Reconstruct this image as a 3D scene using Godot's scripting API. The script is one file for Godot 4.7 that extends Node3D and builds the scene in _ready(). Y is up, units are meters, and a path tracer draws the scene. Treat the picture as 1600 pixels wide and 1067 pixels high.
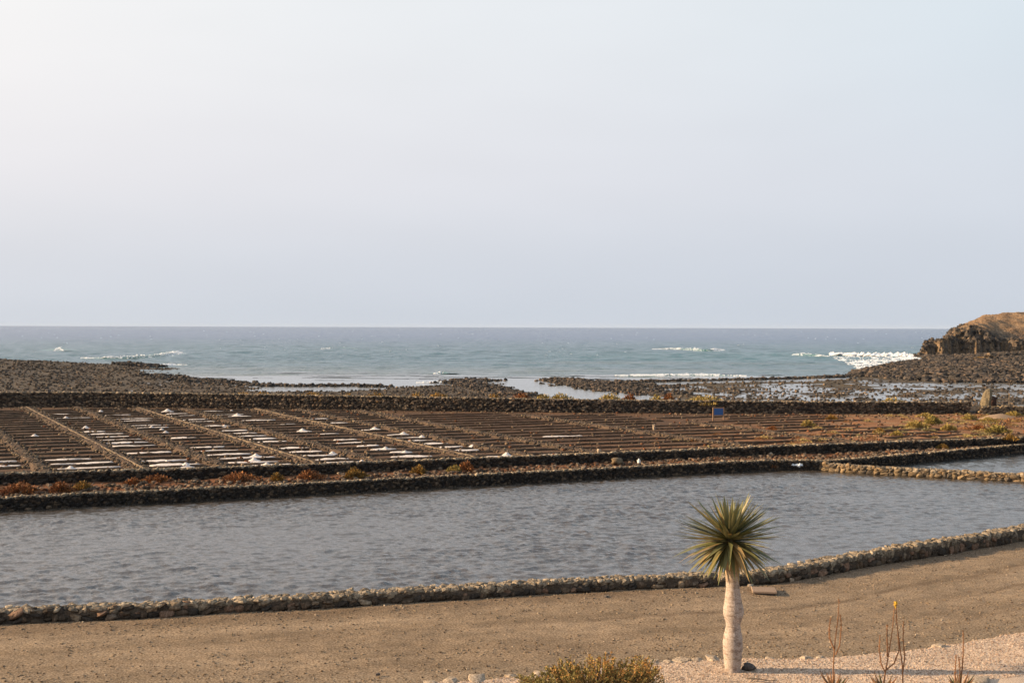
extends Node3D

var rng := RandomNumberGenerator.new()
var used := {}
var M := {}
var rocks: Array[ArrayMesh] = []
var lava: Array[ArrayMesh] = []
var chip: ArrayMesh
var nz := FastNoiseLite.new()
var nf := FastNoiseLite.new()
var ORD := ["first", "second", "third", "fourth", "fifth", "sixth", "seventh", "eighth", "ninth", "tenth", "eleventh", "twelfth", "thirteenth", "fourteenth", "fifteenth", "sixteenth", "seventeenth", "eighteenth", "nineteenth", "twentieth", "twenty-first", "twenty-second"]

# ---------------------------------------------------------------- naming
func numbered(called: String, parent: Node) -> String:
	var key := str(parent.get_instance_id()) + called
	var n: int = used.get(key, 0)
	used[key] = n + 1
	return called if n == 0 else "%s_%03d" % [called, n]

func put(called: String, mesh: Mesh, mat: Material, parent: Node = self) -> MeshInstance3D:
	var o := MeshInstance3D.new()
	o.name = numbered(called, parent)
	o.mesh = mesh
	o.material_override = mat
	parent.add_child(o, true)
	return o

func base(called: String, at := Vector3.ZERO, turn := 0.0) -> Node3D:
	var o := Node3D.new()
	o.name = numbered(called, self)
	add_child(o, true)
	o.position = at
	o.rotation.y = turn
	return o

func tag(o: Node, label: String, category: String, group := "") -> void:
	o.set_meta("label", label)
	o.set_meta("category", category)
	if group != "":
		o.set_meta("group", group)

func structure(o: Node, label: String) -> void:
	o.set_meta("kind", "structure")
	o.set_meta("label", label)

func multi(called: String, mesh: Mesh, xs: Array, cols: PackedColorArray, mat: Material, parent: Node = self) -> MultiMeshInstance3D:
	var mm := MultiMesh.new()
	mm.transform_format = MultiMesh.TRANSFORM_3D
	mm.use_colors = cols.size() > 0
	mm.mesh = mesh
	mm.instance_count = xs.size()
	for i in xs.size():
		mm.set_instance_transform(i, xs[i])
		if cols.size() > 0:
			mm.set_instance_color(i, cols[i])
	var o := MultiMeshInstance3D.new()
	o.name = numbered(called, parent)
	o.multimesh = mm
	o.material_override = mat
	parent.add_child(o, true)
	o.set_meta("kind", "stuff")
	return o

# ---------------------------------------------------------------- meshes
func mesh_of(v: PackedVector3Array, idx: PackedInt32Array, c := PackedColorArray(), flat := false) -> ArrayMesh:
	if flat:
		var v2 := PackedVector3Array()
		var c2 := PackedColorArray()
		var i2 := PackedInt32Array()
		for k in idx.size():
			v2.append(v[idx[k]])
			i2.append(k)
			if c.size() > 0:
				c2.append(c[idx[k]])
		v = v2
		c = c2
		idx = i2
	var n := PackedVector3Array()
	n.resize(v.size())
	for k in range(0, idx.size(), 3):
		var a := v[idx[k]]
		var f := (v[idx[k + 2]] - a).cross(v[idx[k + 1]] - a)
		n[idx[k]] += f
		n[idx[k + 1]] += f
		n[idx[k + 2]] += f
	for k in n.size():
		n[k] = n[k].normalized() if n[k].length_squared() > 1e-20 else Vector3.UP
	var a := []
	a.resize(Mesh.ARRAY_MAX)
	a[Mesh.ARRAY_VERTEX] = v
	a[Mesh.ARRAY_NORMAL] = n
	a[Mesh.ARRAY_INDEX] = idx
	if c.size() > 0:
		a[Mesh.ARRAY_COLOR] = c
	var m := ArrayMesh.new()
	m.add_surface_from_arrays(Mesh.PRIMITIVE_TRIANGLES, a)
	return m

# rows run away from the viewer to him (z grows with j), columns to the right
func grid(nx: int, nj: int, pos: Callable, col = null, keep = null) -> ArrayMesh:
	var v := PackedVector3Array()
	var c := PackedColorArray()
	var idx := PackedInt32Array()
	v.resize((nx + 1) * (nj + 1))
	for j in nj + 1:
		for i in nx + 1:
			var p: Vector3 = pos.call(float(i) / nx, float(j) / nj)
			v[j * (nx + 1) + i] = p
			if col != null:
				c.append(col.call(p))
	for j in nj:
		for i in nx:
			var k := j * (nx + 1) + i
			if keep != null and not keep.call((v[k] + v[k + nx + 2]) * 0.5):
				continue
			idx.append_array([k, k + 1, k + nx + 2, k, k + nx + 2, k + nx + 1])
	return mesh_of(v, idx, c)

func rock_mesh(sd: int, n := 2, rough := 0.16, flat := false) -> ArrayMesh:
	var r := RandomNumberGenerator.new()
	r.seed = sd
	var ids := {}
	var v := PackedVector3Array()
	var idx := PackedInt32Array()
	var cube := r.randf_range(0.35, 0.7)
	for f in 6:
		var ax: int = f / 2
		var sg := 1.0 if f % 2 == 0 else -1.0
		for j in n:
			for i in n:
				var q := []
				for o in [[0, 0], [1, 0], [1, 1], [0, 1]]:
					var g := Vector2i(i + o[0], j + o[1])
					var p := Vector3.ZERO
					p[ax] = sg
					p[(ax + 1) % 3] = float(g.x) / n * 2 - 1
					p[(ax + 2) % 3] = float(g.y) / n * 2 - 1
					var key := Vector3i((p * n).round())
					if not ids.has(key):
						ids[key] = v.size()
						var w := p.normalized().lerp(p * 0.62, cube) * (1.0 + r.randf_range(-rough, rough))
						w += Vector3(r.randf_range(-1, 1), r.randf_range(-1, 1), r.randf_range(-1, 1)) * rough * 0.55
						v.append(w * 0.5)
					q.append(ids[key])
				if sg > 0:
					idx.append_array([q[0], q[2], q[1], q[0], q[3], q[2]])
				else:
					idx.append_array([q[0], q[1], q[2], q[0], q[2], q[3]])
	return mesh_of(v, idx, PackedColorArray(), flat)

func tube(st: Array, path: Array, radii: Array, sides := 6, col := Color.WHITE, close := true) -> void:
	# st: [verts, idx, colors]
	var prev := -1
	for k in path.size():
		var d: Vector3 = (path[min(k + 1, path.size() - 1)] - path[max(k - 1, 0)]).normalized()
		var u := d.cross(Vector3(0.13, 0.2, 1.0)).normalized()
		var w := u.cross(d).normalized()
		var s0: int = st[0].size()
		for q in sides:
			var t := TAU * q / sides
			st[0].append(path[k] + (u * cos(t) + w * sin(t)) * radii[k])
			st[2].append(col)
		if prev >= 0:
			for q in sides:
				var q2 := (q + 1) % sides
				st[1].append_array([prev + q, s0 + q, s0 + q2, prev + q, s0 + q2, prev + q2])
		prev = s0
	if close:
		st[0].append(path[-1])
		st[2].append(col)
		for q in sides:
			st[1].append_array([prev + q, st[0].size() - 1, prev + (q + 1) % sides])

func shell() -> Array:
	return [PackedVector3Array(), PackedInt32Array(), PackedColorArray()]

func box_mesh(s: Vector3, bev := 0.01) -> ArrayMesh:
	# a box with chamfered edges
	var st := SurfaceTool.new()
	st.begin(Mesh.PRIMITIVE_TRIANGLES)
	st.set_smooth_group(-1)
	var h := s * 0.5
	var quad := func(a: Vector3, b: Vector3, c: Vector3, d: Vector3):
		var nrm := (c - a).cross(b - a)
		if nrm.dot(a + b + c + d) < 0:
			var t := b
			b = d
			d = t
		for p in [a, b, c, a, c, d]:
			st.add_vertex(p)
	for ax in 3:
		var e := (ax + 1) % 3
		var f := (ax + 2) % 3
		for sg in [-1.0, 1.0]:
			var p := []
			for o in [[-1, -1], [1, -1], [1, 1], [-1, 1]]:
				var q := Vector3.ZERO
				q[ax] = sg * h[ax]
				q[e] = o[0] * (h[e] - bev)
				q[f] = o[1] * (h[f] - bev)
				p.append(q)
			quad.call(p[0], p[1], p[2], p[3])
			for sg2 in [-1.0, 1.0]:
				var r := []
				for o in [[-1, 0], [1, 0], [1, 1], [-1, 1]]:
					var q := Vector3.ZERO
					q[f] = o[0] * (h[f] - bev)
					q[ax] = sg * (h[ax] - (bev if o[1] else 0.0))
					q[e] = sg2 * (h[e] - (0.0 if o[1] else bev))
					r.append(q)
				quad.call(r[0], r[1], r[2], r[3])
	st.generate_normals()
	return st.commit()

# ---------------------------------------------------------------- materials
func noise_tex(freq: float, lo: Color, hi: Color, sd: int, size := 512, kind := FastNoiseLite.TYPE_SIMPLEX_SMOOTH, oct := 5, mid := Color(-1, 0, 0)) -> NoiseTexture2D:
	var n := FastNoiseLite.new()
	n.noise_type = kind
	n.frequency = freq
	n.seed = sd
	n.fractal_octaves = oct
	n.fractal_gain = 0.6
	var t := NoiseTexture2D.new()
	t.width = size
	t.height = size
	t.seamless = true
	t.noise = n
	var g := Gradient.new()
	g.set_color(0, lo)
	g.set_color(1, hi)
	g.set_offset(0, 0.18)
	g.set_offset(1, 0.82)
	if mid.r >= 0:
		g.add_point(0.5, mid)
	t.color_ramp = g
	return t

func normal_tex(freq: float, strength: float, sd: int, size := 512, kind := FastNoiseLite.TYPE_SIMPLEX_SMOOTH, oct := 4) -> NoiseTexture2D:
	var n := FastNoiseLite.new()
	n.noise_type = kind
	n.frequency = freq
	n.seed = sd
	n.fractal_octaves = oct
	var t := NoiseTexture2D.new()
	t.width = size
	t.height = size
	t.seamless = true
	t.as_normal_map = true
	t.bump_strength = strength
	t.noise = n
	return t

func mat(c: Color, rough := 0.95, tex: Texture2D = null, scale := Vector3.ONE, nrm: Texture2D = null, nscale := 1.0, world := true) -> StandardMaterial3D:
	var m := StandardMaterial3D.new()
	m.albedo_color = c.linear_to_srgb()
	m.vertex_color_use_as_albedo = true
	m.roughness = rough
	m.metallic_specular = 0.3
	if tex or nrm:
		m.uv1_triplanar = true
		m.uv1_world_triplanar = world
		m.uv1_scale = scale
	if tex:
		m.albedo_texture = tex
	if nrm:
		m.normal_enabled = true
		m.normal_texture = nrm
		m.normal_scale = nscale
	return m

func lin(r: float, g: float, b: float) -> Color:
	return Color(r, g, b)

func rnd(a: float, b: float) -> float:
	return rng.randf_range(a, b)

# ---------------------------------------------------------------- plan helpers
func along(path: Array, x: float) -> float:
	# z of a polyline (points sorted by x) at x
	if x <= path[0].x:
		return path[0].y + (path[1].y - path[0].y) * (x - path[0].x) / (path[1].x - path[0].x)
	for k in range(1, path.size()):
		if x <= path[k].x or k == path.size() - 1:
			return path[k - 1].y + (path[k].y - path[k - 1].y) * (x - path[k - 1].x) / (path[k].x - path[k - 1].x)
	return 0.0

func sdist(poly: PackedVector2Array, p: Vector2) -> float:
	# distance to the outline, positive inside
	var best := 1e9
	var inside := false
	var j := poly.size() - 1
	for i in poly.size():
		var a := poly[i]
		var b := poly[j]
		var ab := b - a
		var t := clampf((p - a).dot(ab) / ab.length_squared(), 0, 1)
		best = minf(best, (p - a - ab * t).length_squared())
		if (a.y > p.y) != (b.y > p.y) and p.x < (b.x - a.x) * (p.y - a.y) / (b.y - a.y) + a.x:
			inside = not inside
		j = i
	return sqrt(best) if inside else -sqrt(best)

func walk(path: Array, step: float) -> Array:
	# [point, unit tangent] every step metres of a smoothed polyline
	var c := Curve2D.new()
	for k in path.size():
		var t: Vector2 = (path[min(k + 1, path.size() - 1)] - path[max(k - 1, 0)]) / 6.0
		c.add_point(path[k], -t, t)
	var out := []
	var l := c.get_baked_length()
	var s := 0.0
	while s < l:
		var p := c.sample_baked(s)
		var q := c.sample_baked(minf(s + 0.2, l)) - c.sample_baked(maxf(s - 0.2, 0.0))
		out.append([p, q.normalized(), s])
		s += step
	return out

# a bank with an uneven cross-section that follows a walked path
func bank(pts: Array, y0: float, h: Callable, w: float, col: Color, jag := 0.06, steep := 0.85) -> ArrayMesh:
	var v := PackedVector3Array()
	var c := PackedColorArray()
	var idx := PackedInt32Array()
	var prof := [Vector2(-0.5, -0.25), Vector2(-0.5, 0.05), Vector2(-0.5 * steep, 0.85), Vector2(-0.2, 1.0), Vector2(0.2, 1.0), Vector2(0.5 * steep, 0.85), Vector2(0.5, 0.05), Vector2(0.5, -0.25)]
	var n := prof.size()
	for k in pts.size():
		var p: Vector2 = pts[k][0]
		var t: Vector2 = pts[k][1]
		var side := Vector2(-t.y, t.x)
		var hh: float = h.call(p)
		if k == 0 or k == pts.size() - 1:
			hh *= 0.6
		for q in n:
			var o: Vector2 = prof[q]
			var r := p + side * (o.x * w + rnd(-jag, jag)) + t * rnd(-jag, jag)
			v.append(Vector3(r.x, y0 + o.y * hh + (rnd(-jag, jag) * 0.6 if q > 1 and q < 6 else 0.0), r.y))
			var e := rnd(0.75, 1.2)
			c.append(Color(col.r * e, col.g * e, col.b * e))
		if k > 0:
			var b := k * n
			for q in n - 1:
				idx.append_array([b - n + q, b + q, b + q + 1, b - n + q, b + q + 1, b - n + q + 1])
	for e in [0, (pts.size() - 1) * n]:
		for q in range(1, n - 1):
			if e == 0:
				idx.append_array([e, e + q, e + q + 1])
			else:
				idx.append_array([e, e + q + 1, e + q])
	return mesh_of(v, idx, c)

func xf(at: Vector3, size: Vector3, turn: float, tilt := 0.25) -> Transform3D:
	var b := Basis.from_euler(Vector3(rnd(-tilt, tilt), turn, rnd(-tilt, tilt)))
	return Transform3D(b.scaled_local(size), at)

func tone(pal: Array, k := 0.25) -> Color:
	var c: Color = pal[rng.randi() % pal.size()]
	var e := rnd(1 - k, 1 + k)
	return Color(c.r * e, c.g * e, c.b * e)

# palettes of real stone colours (linear)
var PAL_DARK := [Color(0.2, 0.145, 0.1), Color(0.06, 0.05, 0.042), Color(0.045, 0.038, 0.034), Color(0.05, 0.043, 0.038), Color(0.07, 0.058, 0.048), Color(0.035, 0.031, 0.03), Color(0.09, 0.066, 0.05), Color(0.12, 0.085, 0.06)]
var PAL_MIX := [Color(0.36, 0.27, 0.19), Color(0.2, 0.155, 0.12), Color(0.08, 0.07, 0.06), Color(0.12, 0.1, 0.08), Color(0.06, 0.05, 0.045), Color(0.17, 0.13, 0.095), Color(0.24, 0.18, 0.13), Color(0.13, 0.09, 0.065)]
var PAL_TAN := [Color(0.3, 0.23, 0.15), Color(0.36, 0.27, 0.17), Color(0.25, 0.19, 0.13), Color(0.4, 0.31, 0.2), Color(0.2, 0.17, 0.14)]
var PAL_RIM := [Color(0.34, 0.275, 0.2), Color(0.43, 0.35, 0.255), Color(0.27, 0.22, 0.165), Color(0.5, 0.41, 0.3)]
var PAL_LAVA := [Color(0.08, 0.072, 0.067), Color(0.11, 0.098, 0.09), Color(0.055, 0.05, 0.048), Color(0.15, 0.125, 0.105), Color(0.19, 0.145, 0.115)]

# a dry stone wall far enough away that its stones are one part
func far_wall(called: String, path: Array, y0: float, h: Callable, w: float, size: float, face: Array, cap: Array, label: String, step := 0.0) -> Node3D:
	var mid: Vector2 = path[path.size() / 2]
	var o := base(called, Vector3(mid.x, y0, mid.y))
	var core := put("core", bank(walk(path, 0.5), y0, func(p): return h.call(p) * 0.93, w * 0.86, Color(0.07, 0.055, 0.045), 0.03, 0.95), M.earth, o)
	core.position = -o.position
	var xs := []
	var cs := PackedColorArray()
	for e in walk(path, size * 0.8):
		var p: Vector2 = e[0]
		var t: Vector2 = e[1]
		var side := Vector2(-t.y, t.x)
		var hh: float = h.call(p)
		var turn := -t.angle()
		var rows := int(ceil(hh / (size * 0.62)))
		for r in rows + 1:
			var top := r == rows
			var off := side * ((w * 0.5 - size * 0.2) if not top else rnd(-0.1, 0.45) * w)
			var q := p + off + t * rnd(-0.4, 0.4) * size
			var y := y0 + (r + 0.4) * hh / rows + rnd(-0.2, 0.2) * size if not top else y0 + hh - size * 0.12 + rnd(-0.05, 0.12) * size
			var s := rnd(0.75, 1.35) * size
			xs.append(xf(Vector3(q.x, y, q.y) - o.position, Vector3(s * rnd(0.9, 1.4), s * rnd(0.6, 0.9), s), turn + rnd(-0.4, 0.4)))
			cs.append(tone(cap if top else face))
		if true:
			for b in 2:
				var q := p + side * rnd(-0.5, 0.3) * w + t * rnd(-0.4, 0.4) * size
				var s := rnd(0.7, 1.2) * size
				xs.append(xf(Vector3(q.x, y0 + hh - size * 0.15, q.y) - o.position, Vector3(s * 1.2, s * 0.7, s), turn + rnd(-0.5, 0.5)))
				cs.append(tone(cap))
	scatter_parts("stones", xs, cs, M.stone, o)
	tag(o, label, "stone wall")
	return o

func scatter_parts(called: String, xs: Array, cs: PackedColorArray, m: Material, parent: Node, kinds: Array = []) -> void:
	if kinds.is_empty():
		kinds = [rocks[0], rocks[3], rocks[5]]
	for k in kinds.size():
		var a := []
		var c := PackedColorArray()
		for i in range(k, xs.size(), kinds.size()):
			a.append(xs[i])
			c.append(cs[i])
		if a.size() > 0:
			multi(called, kinds[k], a, c, m, parent)

# a wall near enough for single stones: the ones that show largest are parts, the others one part
func near_wall(called: String, path: Array, h: Callable, w: float, lo: float, hi: float, mats: Array, capmats: Array, lower: int, y0: float, label: String, most := 290) -> Node3D:
	var mid: Vector2 = path[path.size() / 2]
	var o := base(called, Vector3(mid.x, y0, mid.y))
	var pts := walk(path, 0.3)
	var core := put("core", bank(pts, y0, func(p): return h.call(p) * 0.9, w * 0.8, Color(0.13, 0.1, 0.075), 0.025, 0.98), M.earth, o)
	core.position = -o.position
	var fine := walk(path, 0.02)
	var xs := []
	var cs := PackedColorArray()
	var made := 0
	# three strands: the face towards the viewer, the top of the face, the back of the top
	for strand in 3:
		var k := 0
		while true:
			var wd := lo + (hi - lo) * pow(rng.randf(), 1.4)
			if strand == 2:
				wd *= 0.85
			var at := k + int(wd * 0.5 / 0.02)
			if at >= fine.size():
				break
			k += int(wd * 0.86 / 0.02)
			var p: Vector2 = fine[at][0]
			var t: Vector2 = fine[at][1]
			var side := Vector2(-t.y, t.x)
			var hh: float = h.call(p)
			var made_here := []
			if strand == 0:
				var tall := rnd(0.35, 0.65)
				made_here.append([wd, hh * tall, tall * 0.5, 0.33])
				if lower > 1 or tall < 0.45:
					made_here.append([wd * rnd(0.6, 1.0), hh * rnd(0.3, 0.4), tall + 0.12, 0.3])
			elif strand == 1:
				made_here.append([wd, hh * rnd(0.45, 0.68), rnd(0.68, 0.84), 0.22])
			else:
				made_here.append([wd, hh * 0.5, rnd(0.74, 0.84), -0.24])
			for q in made_here:
				var sz := Vector3(q[0] * rnd(1.05, 1.25), q[1] * rnd(1.15, 1.4), minf(w, 0.6) * rnd(0.42, 0.66))
				var off: float = (w * 0.5 - minf(w, 0.6) * (0.5 - q[3])) * signf(q[3] + 0.2) + rnd(-0.05, 0.05)
				var y: float = y0 + hh * q[2] + rnd(-0.03, 0.02)
				var tr := xf(Vector3(p.x + side.x * off, y, p.y + side.y * off) - o.position, sz, -t.angle() + rnd(-0.35, 0.35), 0.3)
				if strand < 2 and made < most and p.x > -16.5 and p.x < 29.0:
					var s := put("stone", rocks[rng.randi() % rocks.size()], (capmats if (strand == 1 and rng.randf() < 0.2) or rng.randf() < 0.08 else mats)[rng.randi() % 5], o)
					s.transform = tr
					made += 1
				else:
					xs.append(tr)
					cs.append(tone(PAL_RIM if strand > 0 else PAL_MIX))
	# small stones on the top between the rows
	for e in walk(path, 0.035):
		var p: Vector2 = e[0] + Vector2(-e[1].y, e[1].x) * rnd(-0.48, 0.36) * w
		var s := rnd(0.08, 0.22)
		xs.append(xf(Vector3(p.x, y0 + h.call(e[0]) * rnd(0.86, 0.95), p.y) - o.position, Vector3(s * 1.6, s * 0.6, s * 1.2), rnd(0, 6)))
		cs.append(tone(PAL_RIM))
	scatter_parts("small_stones", xs, cs, M.stone, o)
	tag(o, label, "stone wall")
	return o

# ---------------------------------------------------------------- the salt pan lattice
var PA := Vector2(-24.6, -54.62)
var DA := Vector2(0.9459, -0.3241)
var DB := Vector2(-0.493, -0.870)
func pan(t: float, s: float) -> Vector2:
	return PA + DA * t + DB * s

var far_line := [Vector2(-75, -96.2), Vector2(-58, -99.4), Vector2(-40.6, -101.5), Vector2(-22.5, -99.95), Vector2(0.0, -97.3), Vector2(21.7, -96.2), Vector2(39.7, -96.6), Vector2(62, -97.2)]
var pan_wall_line := [Vector2(-48, -46.6), Vector2(-36, -50.7), Vector2(-24.60, -54.62), Vector2(-13.03, -57.91), Vector2(0.02, -62.51), Vector2(15.40, -68.28), Vector2(33.61, -74.56), Vector2(52, -80.9)]
var inner_line := [Vector2(-48, -38.6), Vector2(-36, -43.5), Vector2(-22.31, -49.53), Vector2(-12.05, -53.55), Vector2(0.02, -58.53), Vector2(14.52, -64.37), Vector2(18.18, -64.47), Vector2(33.21, -73.67), Vector2(52, -85.5)]
var wall_line := [Vector2(-34, -25.6), Vector2(-24, -27.8), Vector2(-14.52, -29.96), Vector2(-12.37, -30.50), Vector2(-10.59, -30.72), Vector2(-8.86, -31.22), Vector2(-7.12, -31.67), Vector2(-5.28, -32.05), Vector2(-3.38, -32.63), Vector2(-1.41, -33.07), Vector2(0.02, -33.56), Vector2(2.23, -34.08), Vector2(4.51, -34.61), Vector2(6.52, -34.89), Vector2(7.96, -35.17), Vector2(9.92, -36.46), Vector2(12.03, -37.96), Vector2(15.04, -39.81), Vector2(19.24, -42.61), Vector2(22.25, -44.81), Vector2(30, -53)]
var gravel_line := [Vector2(-60, -20), Vector2(-20, -23.6), Vector2(-3.32, -24.68), Vector2(-2.24, -25.05), Vector2(-1.40, -25.20), Vector2(0.90, -25.88), Vector2(3.19, -26.70), Vector2(4.90, -26.97), Vector2(7.71, -27.21), Vector2(8.97, -27.55), Vector2(10.17, -28.00), Vector2(11.42, -28.48), Vector2(13.38, -29.58), Vector2(18, -31), Vector2(60, -40)]

func ridge_label(row: int, col: int) -> String:
	return "low stone ridge, %s from the front in the %s pan column from the left" % [ORD[row], ORD[col]]

# ---------------------------------------------------------------- sky
func sky_at(d: Vector3, to_sun: Vector3) -> Color:
	var e := rad_to_deg(asin(clampf(d.y, 0.0, 1.0)))
	var stops := [0.0, 2.5, 7.0, 16.0, 35.0, 90.0]
	var cols := [Vector3(0.57, 0.625, 0.705), Vector3(0.6, 0.65, 0.73), Vector3(0.675, 0.712, 0.785), Vector3(0.705, 0.77, 0.835), Vector3(0.4, 0.54, 0.7), Vector3(0.17, 0.28, 0.46)]
	var c: Vector3 = cols[5]
	for k in 5:
		if e <= stops[k + 1]:
			var f: float = (e - stops[k]) / (stops[k + 1] - stops[k])
			c = cols[k].lerp(cols[k + 1], f * f * (3 - 2 * f) * 0.5 + f * 0.5)
			break
	var ang := rad_to_deg(acos(clampf(d.dot(to_sun), -1, 1)))
	# air between the sun and the eye is whiter and warmer, away from it bluer
	var g := exp(-ang / 30.0)
	c += Vector3(1.75, 1.2, 0.68) * g * (0.35 + 0.65 * smoothstep(-2.0, 14.0, e))
	var away := smoothstep(85.0, 135.0, ang) * smoothstep(0.0, 14.0, e)
	c = c * Vector3(1 - 0.16 * away, 1 - 0.05 * away, 1 - 0.01 * away)
	# faint thin veils of cloud
	var v := nz.get_noise_3d(d.x * 90, d.y * 420, d.z * 90)
	c *= 1.0 + 0.02 * v
	return Color(c.x, c.y, c.z) * (1.0 / 2.0)

# ---------------------------------------------------------------- build
func _ready() -> void:
	rng.seed = 20417
	nz.seed = 5
	nz.frequency = 0.05
	nz.fractal_octaves = 4
	nf.seed = 9
	nf.frequency = 0.9
	nf.fractal_octaves = 3

	# camera
	var cam := Camera3D.new()
	cam.name = "camera"
	add_child(cam)
	cam.position = Vector3(0, 8, 0)
	cam.rotation = Vector3(-0.013498, 0, 0.003125)
	cam.fov = 33.41
	cam.near = 0.1
	cam.far = 40000
	cam.current = true

	# sun, sky, air
	var elev := deg_to_rad(18.0)
	var azim := deg_to_rad(1.5)
	var to_sun := Vector3(-cos(elev) * cos(azim), sin(elev), -cos(elev) * sin(azim))
	var sun := DirectionalLight3D.new()
	sun.name = "sun"
	add_child(sun)
	sun.look_at_from_position(Vector3.ZERO, -to_sun, Vector3.UP)
	sun.light_color = Color(1.0, 0.87, 0.7)
	sun.light_energy = 1.6
	sun.light_angular_distance = 0.6
	sun.shadow_enabled = true
	var img := Image.create(1024, 512, false, Image.FORMAT_RGBF)
	for y in 512:
		var th := PI * (y + 0.5) / 512
		for x in 1024:
			var az := (x + 0.5) / 1024 * TAU
			img.set_pixel(x, y, sky_at(Vector3(sin(az) * sin(th), cos(th), -cos(az) * sin(th)), to_sun))
	var pano := PanoramaSkyMaterial.new()
	pano.panorama = ImageTexture.create_from_image(img)
	var env := Environment.new()
	env.background_mode = Environment.BG_SKY
	env.sky = Sky.new()
	env.sky.sky_material = pano
	env.tonemap_mode = Environment.TONE_MAPPER_LINEAR
	env.tonemap_exposure = 2.0
	env.fog_enabled = true
	env.fog_density = 0.00002
	env.fog_light_color = Color(0.9, 0.95, 1.0)
	env.sdfgi_enabled = true
	env.ssao_enabled = true
	env.ssil_enabled = true
	var we := WorldEnvironment.new()
	we.name = "air"
	we.environment = env
	add_child(we)

	make_materials()
	for k in 10:
		rocks.append(rock_mesh(100 + k, 2, 0.25, k % 2 == 1))
	for k in 5:
		lava.append(rock_mesh(300 + k, 3, 0.22, k % 2 == 0))
	chip = rock_mesh(500, 1, 0.2, true)

	build_ground()
	build_ponds()
	build_sea()
	build_shore()
	build_headland()
	build_walls()
	build_pans()
	build_plants()
	build_things()

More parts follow.
